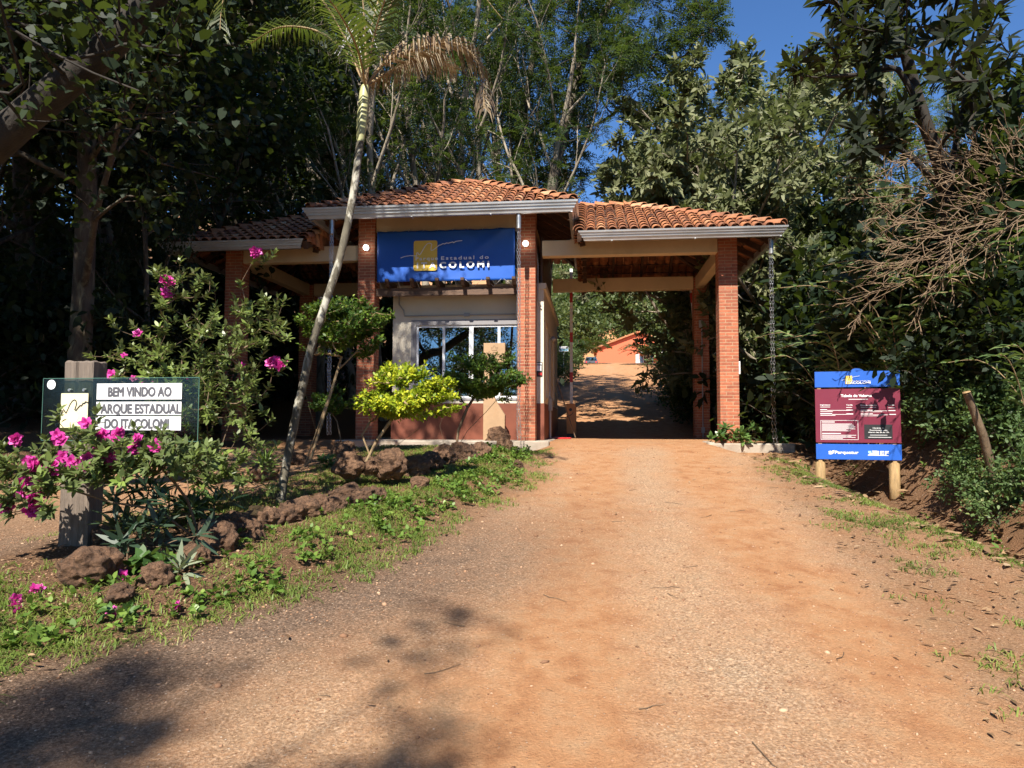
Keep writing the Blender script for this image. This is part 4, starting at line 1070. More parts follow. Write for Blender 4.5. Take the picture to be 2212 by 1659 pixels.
S_HIGH = dict(S_BUSH); S_HIGH['lo'] = [.40, .2, .2]; S_HIGH['n'] = [7, 5, 4, 3]
_b, _tp, _td, _r = skeleton(35, 7.0, .14, S_HIGH)
kind('glossyhigh', proto('t', 'bark_pale', 'glossy', [rosette(_tp, _td, _r, 9, .23, .075, 1.15, .05)], _b, .006))
kind('glossy', glossy_var(31), glossy_var(32))
kind('yellow', forest_var(41, 11.5, .15, 9, 'yellow'), pale_var(42, 11, 'yellow', 4, 'bark_pale', .3, 6))
kind('low', low_var(51), low_var(52), low_var(53, 'bamboo', 1.6, .18))
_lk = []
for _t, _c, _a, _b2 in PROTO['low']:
    _m = _c.copy(); _m.materials.clear(); _m.materials.append(LT['shade']); _lk.append((_t, _m, _a, _b2))  # low shrub foliage again, shade put into the leaf colour
kind('lowshaded', *_lk)
kind('bankfern', PROTO['low'][2])
_cnt = {}
def plant(key, name, label, cat, loc, h=1.0, rz=None, group=None, tilt=(0, 0), wide=1.0):
    vs = PROTO[key]; i = _cnt.get(key, 0); _cnt[key] = i+1
    tm, cm, stem, crown = vs[i % len(vs)]
    r = thing(name, label, cat, loc, i*2.1+.7 if rz is None else rz, group); r.scale = (h*wide, h*wide, h)
    r.rotation_euler = (tilt[0], tilt[1], r.rotation_euler[2])
    add(stem, tm, r); add(crown, cm, r); return r
def gpt(u, Y, v=830):
    p = P(u, v, Y); return on(p.x, p.y, -.05)

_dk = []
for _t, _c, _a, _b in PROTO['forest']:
    _m = _c.copy(); _m.materials.clear(); _m.materials.append(LT['shade']); _dk.append((_t, _m, _a, _b))  # same forest crowns in the leaf with painted-in shade
kind('forestshaded', *_dk)
# ---- left forest
LFOR = [
 (60, 13.0, 1.0, 'dark leafy tree with a pale lit streak down its thin trunk, at the left edge'),
 (165, 11.6, .95, 'dark tree with a thick mossy trunk just behind the timber sign post'),
 (300, 15.5, 1.05, 'dark tree between the timber sign post and the tall azalea'),
 (-110, 10.5, .9, 'dark leafy tree half cut off by the left edge of the photo'),
 (395, 18.5, 1.1, 'tall dark tree behind the tall azalea bush'),
 (20, 19, 1.15, 'dark forest tree deep behind the round blue sticker on the glass sign'),
 (322, 13.1, .62, 'slim dark tree half hiding the left end of the low roof'),
 (490, 23, 1.15, 'dark tree rising behind the left wing of the tiled roof'),
 (-60, 23, 1.2, 'dark forest tree in the second row at the far left'),
 (235, 23, 1.2, 'dark forest tree in the back row above the cream panel of the glass sign'),
 (580, 26, 1.2, 'dark tree just left of the palm crown, behind the low left roof'),
 (120, 29, 1.3, 'tall dark tree at the very back of the left forest'),
 (350, 30, 1.3, 'tall dark tree at the back, above the left end of the low roof'),
 (470, 34, 1.3, 'far dark tree over the left roof wing, behind all the others there'),
 (640, 31, 1.2, 'dark tree with sky gaps directly behind the palm trunk')]
for u, Y, h, lab in LFOR: plant('forestshaded', 'forest_tree', lab, 'tree', gpt(u, Y), h, group='dark trees of the left forest', wide=.55 if h < .7 else 1.05)
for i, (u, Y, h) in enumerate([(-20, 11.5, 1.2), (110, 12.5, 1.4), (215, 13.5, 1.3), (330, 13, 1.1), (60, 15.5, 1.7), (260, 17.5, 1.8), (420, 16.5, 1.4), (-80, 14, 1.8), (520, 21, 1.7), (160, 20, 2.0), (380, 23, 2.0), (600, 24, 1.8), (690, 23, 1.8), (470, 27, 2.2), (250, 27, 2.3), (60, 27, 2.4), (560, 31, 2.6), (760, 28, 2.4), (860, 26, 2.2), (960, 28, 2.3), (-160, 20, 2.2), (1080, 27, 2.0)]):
    plant('lowshaded', 'forest_shrub', 'dark shrub in the deep shade under the trees of the forest edge', 'shrub', gpt(u, Y), h, group='dark shrubs under the left forest')
for u, Y, v, lab in [(45, 27, 60, 'yellow-leaved tree glinting through the dark forest at the far left'), (265, 31, 110, 'yellow-leaved tree glinting through the forest above the timber post')]:
    plant('yellow', 'yellow_tree', lab, 'tree', gpt(u, Y), 1.15)
# ---- thin pale trees behind the gatehouse
for u, Y, h, lab in [
 (690, 20.5, .95, 'thin pale-trunked tree over the left end of the raised roof'),
 (765, 23, 1.05, 'pale thin tree directly behind the palm crownshaft'),
 (835, 21.5, 1.0, 'pale forked tree just right of the palm, behind the raised roof'),
 (900, 24, 1.1, 'pale tree with many bare twigs under the arching dry palm frond'),
 (955, 21.5, 1.0, 'pale leaning tree behind the left part of the raised roof peak'),
 (1015, 25, 1.15, 'pale tree rising straight behind the peak of the raised roof'),
 (1070, 22.5, 1.05, 'pale branching tree just right of the roof peak'),
 (1130, 26, 1.15, 'feathery tree behind the right slope of the raised roof'),
 (1195, 23.5, .95, 'feathery green tree at the right end of the raised roof, beside the sky'),
 (1000, 31, 1.3, 'tall feathery tree in the back row behind the roof peak'),
 (860, 31, 1.3, 'tall feathery tree in the back row behind the dry palm frond'),
 (730, 31, 1.3, 'tall feathery tree in the back row left of the palm'),
 (1110, 33, 1.3, 'far feathery tree left of the open sky')]:
    plant('pale', 'feathery_tree', lab, 'tree', gpt(u, Y), h, group='thin pale trees behind the gatehouse')

def plant_to(key, name, label, cat, u, Y, vtop, rz=None, group=None, tilt=(0, 0), wide=1.0):
    """a plant whose top reaches the height seen at picture row vtop"""
    vs = PROTO[key]; i = _cnt.get(key, 0); g = gpt(u, Y)
    zs = np.zeros(len(vs[i % len(vs)][1].vertices)*3, np.float32); vs[i % len(vs)][1].vertices.foreach_get('co', zs)
    top = float(np.percentile(zs.reshape(-1, 3)[:, 2], 99.5))
    return plant(key, name, label, cat, g, (P(u, vtop, Y).z-g.z)/top, rz, group, tilt, wide)
def bough_tree(label, u0, Y, trunk_px, regions, seed, mat, leaf, name='overhanging_tree', bark='bark_dark', tipr=.006, dy=.9):
    """a tree whose boughs reach into given parts of the view, each at its own depth"""
    rng = np.random.default_rng(seed); b = gpt(u0, Y); o = thing(name, label, 'tree', b)
    t_ = curve([(0, 0, 0)]+[np.array(P(u, v, Y)-b) for u, v in trunk_px], 26); tips = []
    for (a0, a1, v0, v1, n) in regions:
        for _ in range(n): tips.append(np.array(P(rng.uniform(a0, a1), rng.uniform(v0, v1), Y+rng.normal(0, dy))-b))
    tips = np.array(tips); brs, td = connect([list(t_)], tips, rng, tipr, .36, .06, .35); brs.append((t_, np.linspace(.2, .06, 26)))
    add('trunk', tubes('trunk', brs, M[bark]), o); add('crown', leaf_mesh('crown', [leaf(tips, td, rng)], LT[mat]), o); return o
OVERHANG = [('tall tree whose dark feathery boughs hang against the blue sky at top centre', 1170, 21.5, [(1185, 480), (1215, 300), (1260, 130), (1320, 0), (1400, -150), (1450, -260)],
   [(1180, 1560, -260, 50, 210), (1230, 1500, 50, 130, 70), (1290, 1470, 130, 210, 44), (1330, 1440, 210, 262, 14), (1480, 1570, 0, 90, 24), (1170, 1265, 130, 330, 36)], 81),
  ('tall feathery tree standing behind the dark hanging boughs at top centre', 1100, 26, [(1110, 480), (1125, 300), (1150, 130), (1180, -40), (1200, -200)],
   [(1030, 1300, -240, 60, 150), (1060, 1280, 60, 260, 90), (1110, 1255, 260, 420, 60)], 82)]
# ---- right side
for u, Y, v, lab in [
 (1600, 20.0, 150, 'big rounded glossy-leaved tree behind the lit right end of the roof'),
 (1710, 18.5, 235, 'glossy-leaved tree just right of the roof corner'),
 (1830, 17.0, 290, 'glossy-leaved tree above the price board'),
 (1680, 24.5, 140, 'tall glossy-leaved tree behind the two by the right roof'),
 (1960, 16.0, 370, 'glossy-leaved tree between the price board and the bare twigs'),
 (2130, 15, 340, 'glossy-leaved tree behind the bare twigs at the right edge')]:
    plant_to('glossy', 'glossy_tree', lab, 'tree', u, Y, v, group='glossy-leaved trees right of the gate', wide=1.0)
plant_to('glossyhigh', 'glossy_tree', 'glossy-leaved tree leaning over the ridge of the right roof, beside the open sky', 'tree', 1560, 21, 270, group='glossy-leaved trees right of the gate', wide=1.15, tilt=(0, R(-13)))
plant_to('glossyhigh', 'glossy_tree', 'big glossy-leaved tree above the middle of the right roof', 'tree', 1570, 22.5, 150, rz=2.0, group='glossy-leaved trees right of the gate', wide=1.2, tilt=(0, R(-8)))
for u, Y, v, lab in [
 (1750, 29, 125, 'yellow-green tree behind the glossy trees, left of the dark loquat'),
 (1850, 27, 120, 'yellowish tree seen through the gap left of the dark loquat trunk'),
 (1965, 26, 135, 'sunlit yellow-green tree behind the dark loquat trunk'),
 (2090, 24, 185, 'yellow-green tree behind the right part of the dark loquat'),
 (2210, 22, 170, 'yellow-green tree at the right edge behind the bare twigs'),
 (1640, 33, 110, 'pale yellow-green tree below the open sky')]:
    plant_to('yellow', 'yellow_tree', lab, 'tree', u, Y, v, group='yellow-green trees behind the right bank')
for i, (u, Y, h) in enumerate([(1720, 16.5, 1.2), (1790, 15.2, 1.3), (1840, 14.2, 1.3), (1880, 13, 1.5), (1960, 12.5, 1.5), (2040, 12, 1.6), (2120, 11, 1.5), (2200, 10.2, 1.5), (2280, 9.5, 1.5), (1700, 18, 1.9), (1790, 17, 1.9), (1900, 15.5, 2.0), (2020, 14.8, 2.0), (2150, 13.5, 2.2), (2260, 12.5, 2.2), (1680, 21, 1.5), (2300, 15, 2.4), (2090, 17.5, 2.5), (1960, 19, 2.4), (1830, 20, 2.4)]):
    plant('lowshaded', 'bank_shrub', 'dark green shrub in the shade of the right bank', 'shrub', gpt(u, Y), h, group='dark shrubs on the right bank')
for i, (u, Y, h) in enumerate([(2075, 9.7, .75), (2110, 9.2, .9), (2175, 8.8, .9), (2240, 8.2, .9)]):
    plant('lowshaded', 'fern_shrub', 'dark ferny shrub low on the right bank behind the price board', 'shrub', gpt(u, Y), h, group='low dark shrubs on the face of the right bank')
for i, (u, Y, h) in enumerate([(2010, 9.6, .34), (2060, 9.0, .36), (2125, 8.4, .4), (2190, 7.9, .42), (2150, 7.3, .26), (2085, 8.0, .26), (2215, 7.2, .3)]):
    plant('bankfern', 'bank_fern', 'small light green fern on the open face of the right bank', 'fern', gpt(u, Y), h, group='small ferns on the face of the right bank')
# beyond the gate
for u, Y, v, lab in [
 (1545, 25, 560, 'dark bushy tree beyond the gate, against the back brick pillar'),
 (1550, 30, 590, 'dark bushy tree beyond the gate, hanging over the road edge'),
 (1535, 36, 610, 'dark tree right of the orange house, lower part of the hill road'),
 (1535, 44, 620, 'dark tree just right of the orange house'),
 (1570, 33, 480, 'tall dark tree behind the back brick pillar beyond the gate'),
 (1590, 42, 450, 'tall dark tree up the bank beyond the gate')]:
    plant_to('glossy', 'road_tree', lab, 'tree', u, Y, v, group='dark trees along the road beyond the gate', wide=1.0)
for u, Y, v, lab in [(1520, 40, 520, 'dark-trunked feathery tree over the road beyond the gate'), (1545, 52, 500, 'feathery tree above the roof of the orange house')]:
    plant_to('hang', 'road_tree', lab, 'tree', u, Y, v, group='feathery trees along the road beyond the gate')
for i, (u, Y, h) in enumerate([(1500, 21.5, .8), (1490, 23.5, .9), (1480, 27, 1.0), (1470, 31, 1.0), (1470, 36, 1.1), (1462, 42, 1.1), (1452, 50, 1.1), (1520, 23, 1.0), (1222, 44, .9), (1232, 50, 1.0), (1246, 60, .9), (1215, 36, .7)]):
    plant('low', 'road_shrub', 'leafy shrub at the edge of the road beyond the gate', 'shrub', gpt(u, Y), h, group='shrubs along the road beyond the gate')
# tall trees that shade the left side and the right bank from overhead
for x, y, h, lab in [(-12.2, 1.0, 1.3, 'tall tree overhead at the left whose crown shades the forest edge'), (-15.5, 4.5, 1.45, 'tall tree far out on the left beside the dirt path'), (-12.5, -6.5, 1.5, 'tall tree behind the viewer on the left of the road'),
                     (-19, 7, 1.5, 'tall tree at the outer left of the path'), (-17, -3, 1.6, 'tall tree behind the viewer beyond the path'), (-11.0, 7.8, 1.1, 'tall tree beside the path, its crown over the path')]:
    plant('forest', 'shade_tree', lab, 'tree', on(x, y, -.1), h, group='tall shade trees around the viewer')
plant('forest', 'shade_tree', 'tall tree at the left, its crown over the low roof', 'tree', on(-12.5, 9.4, -.1), 1.4, group='tall shade trees around the viewer')
plant('foresthigh', 'shade_tree', 'tall tree at the left with a high dense crown over the forest edge', 'tree', on(-10.4, 4.4, -.1), 1.5, group='tall shade trees around the viewer')
plant('foresthigh', 'shade_tree', 'tall tree with a high dense crown behind the leaning trunk at the left', 'tree', on(-7.6, 8.4, -.1), 1.25, group='tall shade trees around the viewer')
plant('hang', 'shade_tree', 'tall leaning tree whose high feathery crown dapples the gatehouse front', 'tree', on(-6.3, 2.6, -.1), 1.3, rz=2.0, group='tall shade trees around the viewer', tilt=(0, R(7)))
plant('pale', 'shade_tree', 'thin sparse tree behind the viewer that dapples the road shoulder', 'tree', on(-3.4, -7.6, -.1), .95, group='tall shade trees around the viewer')
for x, y, h, lab in [(6.3, .2, .9, 'tree on the right bank beside the viewer'), (8.4, -3.6, .95, 'tree on the right bank behind the viewer')]:
    plant('forest', 'bank_tree', lab, 'tree', on(x, y, -.1), h, group='shade trees on the right bank')

for i, (x, y, h, k) in enumerate([(-9, -19, .9, 'forest'), (-3.5, -22, .95, 'pale'), (1, -18, .85, 'pale'), (5, -21, .95, 'pale'), (9.5, -17, .8, 'forest'), (-14, -24, 1.1, 'forest'), (14, -24, 1.0, 'forest')]):
    plant(k, 'roadside_tree', 'tree down the road behind the viewer, mirrored in the booth window', 'tree', on(x, y, -.1), h, group='trees down the road behind the viewer')
# ---- far wooded hill: reads as one mass
rng = np.random.default_rng(77); parts = []
for i in range(330):
    x = rng.uniform(-2, 52); y = rng.uniform(99, 165)
    if 6 < x < 34 and y < 107.5: continue
    z = float(H(x, y, False)); hh = rng.uniform(5, 9); r = rng.uniform(2.2, 4)
    n = 330; u = rng.normal(size=(n, 3)); u = unit(u)*rng.uniform(.55, 1, (n, 1))**.5
    lump = 1 + .25*np.sin(u[:, :1]*5+i)*np.cos(u[:, 1:2]*4+i*2)
    tp = np.array([x, y, z+hh*.55]) + u*np.array([r, r, hh*.5])*lump; td = unit(u+UP*.3)
    v, f, t = cloud(tp, td, rng, 2, .25, .62, .34); parts.append((v, f, np.clip(t*.55 + rng.uniform(0, .45), 0, 1)))
tag(add('hillside_woods', leaf_mesh('hillside_woods', parts, LT['hill'])), 'sunlit green woods on the far hillside beyond the gate', 'woods', kind='stuff')

# ---- the house, the car, small sign and cycads at the top of the road
hp = P(1380, 779, 95); hb = Vector((hp.x, 95, 9.0))
house = thing('house', 'orange house with a tiled gable at the top of the road', 'house', hb, R(-8))
gl, gr, eav, apx = -5.6, 5.6, 2.75, 4.85
m = MB(); m.prism([(gl, -.6), (gr, -.6), (gr, eav), (0, apx), (gl, eav)], 0, 9); m.build('house_wall', M['house'], house)
def roof_slope(a, b, y0, y1, name, parent, th=.14):
    m = MB(); a = Vector((a[0], 0, a[1])); b = Vector((b[0], 0, b[1])); L = (b-a).length; d = (b-a)/L; n = Vector((-d.z, 0, d.x))
    if n.z < 0: n = -n
    q = [a, b, b+n*th, a+n*th]; m.add([(p.x, y0, p.z) for p in q] + [(p.x, y1, p.z) for p in q], [(0, 1, 2, 3), (7, 6, 5, 4), (0, 4, 5, 1), (1, 5, 6, 2), (2, 6, 7, 3), (3, 7, 4, 0)])
    k = int((y1-y0)/.22)
    for i in range(k):
        y = y0 + (i+.5)*(y1-y0)/k; m.tube([a + n*th + Vector((0, y, 0)), b + n*th + Vector((0, y, 0))], .075, 6)
    o = m.build(name, M['tile'], parent); at_ = o.data.attributes.new('tint', 'FLOAT', 'FACE'); at_.data.foreach_set('value', [.72]*len(o.data.polygons)); return o
roof_slope((gl-.55, eav-.15), (0, apx+.03), -.45, 9.3, 'roof', house); roof_slope((gr+.55, eav-.15), (0, apx+.03), -.45, 9.3, 'roof', house)
pr = MB(); L = 5.2
for i in range(24):
    x = .2 + i*L/23; pr.tube([(x, -.05, 2.75), (x, -1.9, 2.05)], .12, 6)
pr.box(.05, 5.55, -1.9, -.05, 1.9, 1.96)
o = pr.build('porch_roof', M['tile'], house); at_ = o.data.attributes.new('tint', 'FLOAT', 'FACE'); at_.data.foreach_set('value', [.95]*len(o.data.polygons))
m = MB(); m.box(.0, 5.6, -2.0, -1.9, 1.92, 2.08); m.tube([(5.4, -1.85, -.6), (5.4, -1.85, 1.95)], .07, 8); m.build('porch_frame', M['white'], house)
m = MB(); m.box(-.4, .05, -.03, .02, -.5, 2.0); d_ = m.build('glass_door', M['alu'], house)
m = MB(); m.box(.1, 1.9, -.025, .01, -.5, 1.95); pn = m.build('glass_door', M['winglass'], house)
m = MB()
for x in (.1, .55, 1.0, 1.45, 1.86): m.box(x, x+.06, -.06, -.027, -.5, 1.95)
m.build('door_frame', M['alu'], pn)
for k in range(2):
    m = MB(); x = .2+k*.25; m.tube([(x*3, -.035, 3.75), (x*3, -.001, 3.75)], .22, 12) if False else m.box(.1+k*.75, .6+k*.75, -.03, .01, 3.35, 3.8); m.build('gable_vent', M['wainscot'], house)
car = thing('parked_car', 'dark grey car parked beside the orange house, seen from behind', 'car', (P(1277, 770, 88).x, 88, 8.45), R(-6))
m = MB(); prof = [(-.82, .35), (-.85, .75), (-.80, 1.0), (-.62, 1.48), (.62, 1.48), (.80, 1.0), (.85, .75), (.82, .35)]
m.prism(prof[::-1], 0, 3.9); m.build('car_body', plain('grey_car_paint', (.12, .13, .14), .3, .3, var=.05), car, bevel=.06)
m = MB(); m.prism([(-.70, 1.02), (-.57, 1.40), (.57, 1.40), (.70, 1.02)][::-1], -.012, .0); m.build('rear_window', M['winglass'], car)
for x in (-.68, .52):
    m = MB(); m.box(x, x+.16, -.02, .02, .72, .95); m.build('tail_light', M['red'], car)
for x, y in ((-.74, .7), (.74, .7), (-.74, 3.1), (.74, 3.1)):
    m = MB(); m.tube([(x-.1, y, .3), (x+.1, y, .3)], .3, 16); w = m.build('wheel', M['black'], car); mm = MB(); mm.tube([(x-.105, y, .3), (x+.105, y, .3)], .17, 12); mm.build('rim', M['steel'], w)
sg = thing('small_sign', 'small white and blue sign on a pole at the roadside beyond the gate', 'sign', gpt(1218, 42), R(-5))
zt = P(1217, 748, 42).z - sg.location.z; zb_ = P(1217, 760, 42).z - sg.location.z
m = MB(); m.box(-.28, .28, -.02, .0, zb_, zt); m.build('sign_panel', M['white'], sg)
m = MB(); m.box(-.25, .25, -.026, -.021, zb_+.05, zt-.14); m.build('printed_band', M['cyan'], sg)
m = MB(); m.tube([(0, .02, -.2), (0, .02, zt)], .03, 8); m.build('pole', M['steel'], sg)

# ================================================================== fronds: palm and cycads
def frond(pts, rng, m, l, w, droop=.5, twist=0.0, side=(-1, 1), l0=.35):
    """leaflets in two ranks along a curved midrib"""
    pts = np.asarray(pts, float); seg = np.linalg.norm(np.diff(pts, axis=0), axis=1); cum = np.concatenate([[0], np.cumsum(seg)]); tot = cum[-1]
    out = []
    s_ = np.linspace(.14, .99, m)*tot
    pos = np.stack([np.interp(s_, cum, pts[:, k]) for k in range(3)], 1); pos2 = np.stack([np.interp(np.minimum(s_+.05*tot, tot), cum, pts[:, k]) for k in range(3)], 1); pos1 = np.stack([np.interp(np.maximum(s_-.05*tot, 0), cum, pts[:, k]) for k in range(3)], 1)
    d = unit(pos2-pos1); sd = unit(np.cross(d, UP+0*d)); n = np.cross(sd, d)
    ll = l*(l0 + (1-l0)*np.sin(np.pi*np.clip(s_/tot*.9+.12, 0, 1)))
    for sg_ in side:
        a = d*.55 + sd*sg_*.8 + n*.25 + rng.normal(0, .1, d.shape); a = unit(a)
        # each leaflet: two segments, bent down
        p1 = pos + a*(ll*.5)[:, None] - UP*(droop*.12*ll)[:, None]; p2 = pos + a*(ll*(1-.25*droop))[:, None] - UP*(droop*.62*ll)[:, None]
        wv = unit(np.cross(a, n))*w/2 + n*w*.15
        V = np.stack([pos-wv*.6, pos+wv*.6, p1+wv, p1-wv, p2+wv*.12, p2-wv*.12], 1).reshape(-1, 3); b = np.arange(len(pos))*6
        F = np.concatenate([np.stack([b, b+1, b+2, b+3], 1), np.stack([b+3, b+2, b+4, b+5], 1)]); t = rng.uniform(0, 1, len(pos)); out.append((V, F, np.concatenate([t, t])))
    return merge(out)
def curve(ctrl, n=14):
    c = np.asarray([tuple(p) for p in ctrl], float); k = len(c); t = np.linspace(0, k-1, n); out = []
    for q in t:
        i = min(int(q), k-2); f = q-i; p0 = c[max(i-1, 0)]; p1 = c[i]; p2 = c[i+1]; p3 = c[min(i+2, k-1)]
        out.append(.5*((2*p1)+(-p0+p2)*f+(2*p0-5*p1+4*p2-p3)*f*f+(-p0+3*p1-3*p2+p3)*f**3))
    return np.array(out)
palm_px = [(603, 1092), (612, 1040), (622, 985), (640, 895), (655, 830), (672, 752), (703, 655), (732, 565), (754, 470), (768, 385), (778, 305)]
py0 = G(603, 1088).y
def pY(v): return py0 + .5*(1092-v)/900
pb0 = P(603, 1088, py0); 
palm = thing('palm_tree', 'slender leaning palm with a lichen-spotted trunk in front of the gatehouse', 'palm tree', (pb0.x, pb0.y, float(H(pb0.x, pb0.y))-.02))
PL = palm.location.copy()
def pp(u, v, dy=0.0): return np.array(P(u, v, pY(v)+dy)-PL)
tr = curve([pp(603, 1105)]+[pp(*q) for q in palm_px], 46)
rad = np.interp(np.linspace(0, 1, 46), [0, .04, .2, .6, 1], [.068, .052, .046, .041, .04]); rad = rad*(1+.035*np.sin(np.arange(46)*2.2))
M['palmbark'] = barkmat('palm_bark', (.035, .03, .022), (.16, .14, .10), (.52, .50, .42), 5, (1, 1, .45), .6)
add('trunk', tubes('trunk', [(tr, rad)], M['palmbark']), palm)
cs = curve([pp(778, 307), pp(783, 250), pp(787, 205), pp(789, 185)], 14)
add('crownshaft', tubes('crownshaft', [(cs, np.interp(np.linspace(0, 1, 14), [0, .25, .7, 1], [.042, .060, .056, .038]))], plain('crownshaft_green', (.42, .42, .20), .45, var=.2, scale=4, stretch=(1, 1, .3))), palm)
c0 = (790, 188)
rng = np.random.default_rng(9)
green = [[c0, (750, 90, -.3), (670, -30, -.5), (570, -70, -.7), (490, -20, -.8), (474, 80, -.8)], [c0, (760, 80, .2), (690, -20, .5), (600, -70, .9), (500, -60, 1.2)],
         [c0, (788, 60, -.1), (775, -60, -.3), (740, -150, -.6)], [c0, (800, 70, .2), (840, -60, .6), (900, -150, 1.0)], [c0, (810, 70, -.3), (860, -60, -.8), (950, -110, -1.1), (1060, -60, -1.3)],
         [c0, (815, 70, .3), (890, -50, .9), (990, -60, 1.3), (1085, 40, 1.5)], [c0, (770, 100, -.6), (720, 10, -1.3), (650, -60, -1.9)]]
for f in green:
    cv = curve([pp(q[0], q[1], q[2] if len(q) > 2 else 0) for q in f], 22)
    fo = add('frond', leaf_mesh('frond', [frond(cv, rng, 52, .46, .022, .7)], LT['palm']), palm)
    add('midrib', tubes('midrib', [(cv, np.linspace(.016, .004, 22))], M['bark_tan']), fo)
dry = [[c0, (835, 132), (905, 104, -.1), (975, 92, -.2), (1022, 118, -.2), (1042, 170, -.2), (1046, 235, -.2)], [c0, (762, 132, .1), (720, 88, .2), (668, 62, .3), (600, 60, .4), (540, 95, .5)], [c0, (850, 150, .3), (930, 126, .6), (985, 150, .8)]]
for i, f in enumerate(dry):
    cv = curve([pp(q[0], q[1], q[2] if len(q) > 2 else 0) for q in f], 24)
    fo = add('dry_frond', leaf_mesh('dry_frond', [frond(cv, rng, 64, .46, .024, 1.15 if i != 1 else .9)], LT['dry' if i != 1 else 'palm']), palm); fo['label'] = 'dry brown frond' if i != 1 else 'drooping half-dry frond'
    add('midrib', tubes('midrib', [(cv, np.linspace(.022, .006, 24))], M['bark_tan']), fo)
sp = [(curve([pp(789, 190), pp(775, 120), pp(768, 60), pp(762, 10)], 10), np.linspace(.02, .008, 10)), (curve([pp(790, 190), pp(797, 130), pp(806, 90)], 8), np.linspace(.02, .012, 8))]
add('spear_leaf', tubes('spear_leaf', sp, plain('spear_green', (.35, .36, .12), .45)), palm)
rng2 = np.random.default_rng(4); fr_ = []
for k in range(26):
    a = pp(772+rng2.uniform(-6, 6), 40+rng2.uniform(-30, 25)); e = a + np.array([rng2.uniform(-.25, .25), rng2.uniform(-.2, .2), -rng2.uniform(.25, .6)]); mid = (a+e)/2 + rng2.normal(0, .06, 3) + np.array([0, 0, .06])
    fr_.append((curve([a, mid, e], 7), np.linspace(.006, .004, 7)))
add('fruit_stalks', tubes('fruit_stalks', fr_, plain('pale_stalk', (.52, .50, .52), .6)), palm)

def cycad(name, label, loc, L, nf, seed, cat='cycad', w=.03, l=.28):
    rng = np.random.default_rng(seed); r = thing(name, label, cat, loc)
    ribs = []; fr = []
    for i in range(nf):
        a = i*2.4; e = rng.uniform(.5, 1.2); dx, dy = math.cos(a), math.sin(a)
        c = curve([(0, 0, .25*L), (dx*L*.35*math.cos(e)*1.3, dy*L*.35*math.cos(e)*1.3, .25*L+L*.4*math.sin(e)), (dx*L*.7, dy*L*.7, .25*L+L*.5*math.sin(e)), (dx*L, dy*L, .25*L+L*.32*math.sin(e))], 10)
        fr.append(frond(c, rng, 26, l*L, w*L, .3)); ribs.append((c, np.linspace(.018, .005, 10)))
    ribs.append((np.array([[0, 0, -.1], [0, 0, .28*L]]), np.array([.12*L, .1*L])))
    add('stem', tubes('stem', ribs, M['bark_brown']), r); add('fronds', leaf_mesh('fronds', fr, LT['forest']), r); return r
cycad('cycad', 'dark spiky cycad left of the orange house, at the top of the road', gpt(1252, 58), 2.6, 22, 5)
cycad('cycad', 'dark spiky plant in front of the porch of the orange house', gpt(1402, 56), 2.4, 20, 6)

# ================================================================== bushes grown to given shoots
def connect(roots, tips, rng, r_tip=.0022, p=.5, sag=.12, seg=.07):
    """roots: polylines that already stand; every tip joins the nearest wood below it"""
    nodes = []; par = []; 
    for pl in roots:
        prev = -1
        for q in pl: nodes.append(np.array(q, float)); par.append(prev); prev = len(nodes)-1
    r0 = np.array(roots[0][0], float); order = np.argsort(np.linalg.norm(tips-r0, axis=1)); paths = []
    tipnode = []; tipdir = np.zeros_like(tips)
    for ti in order:
        t = tips[ti]; A = np.array(nodes); dv = t-A; dist = np.linalg.norm(dv, axis=1)
        cost = dist + .35*np.maximum(0, np.linalg.norm(A-r0, axis=1)-np.linalg.norm(t-r0)) + .5*np.maximum(0, A[:, 2]-t[2])
        i = int(np.argmin(cost)); a = nodes[i]; n = max(2, int(dist[i]/seg)+1)
        mid = (a+t)/2 + rng.normal(0, .06, 3)*dist[i] - np.array([0, 0, sag*dist[i]])
        c = curve([a, mid, t], n+1); prev = i
        for q in c[1:]: nodes.append(q); par.append(prev); prev = len(nodes)-1
        tipnode.append(prev); tipdir[ti] = c[-1]-c[-2]
    cnt = np.zeros(len(nodes)); 
    for k in tipnode:
        while k >= 0: cnt[k] += 1; k = par[k]
    rad = r_tip*np.maximum(cnt, 1)**p
    kids = {}
    for k, q in enumerate(par): kids.setdefault(q, []).append(k)
    brs = []
    def walk(start, frm):
        stack = [(start, frm)]
        while stack:
            s, f = stack.pop(); pts = [nodes[f]] if f >= 0 else []; rr = [min(rad[f], rad[s]*1.5)] if f >= 0 else []
            k = s
            while True:
                pts.append(nodes[k]); rr.append(rad[k]); ch = kids.get(k, [])
                if not ch: break
                ch = sorted(ch, key=lambda c: -cnt[c])
                for c in ch[1:]: stack.append((c, k))
                k = ch[0]
            if len(pts) > 1: brs.append((np.array(pts), np.array(rr)))
    for s in kids.get(-1, []): walk(s, -1)
    return brs, unit(tipdir)

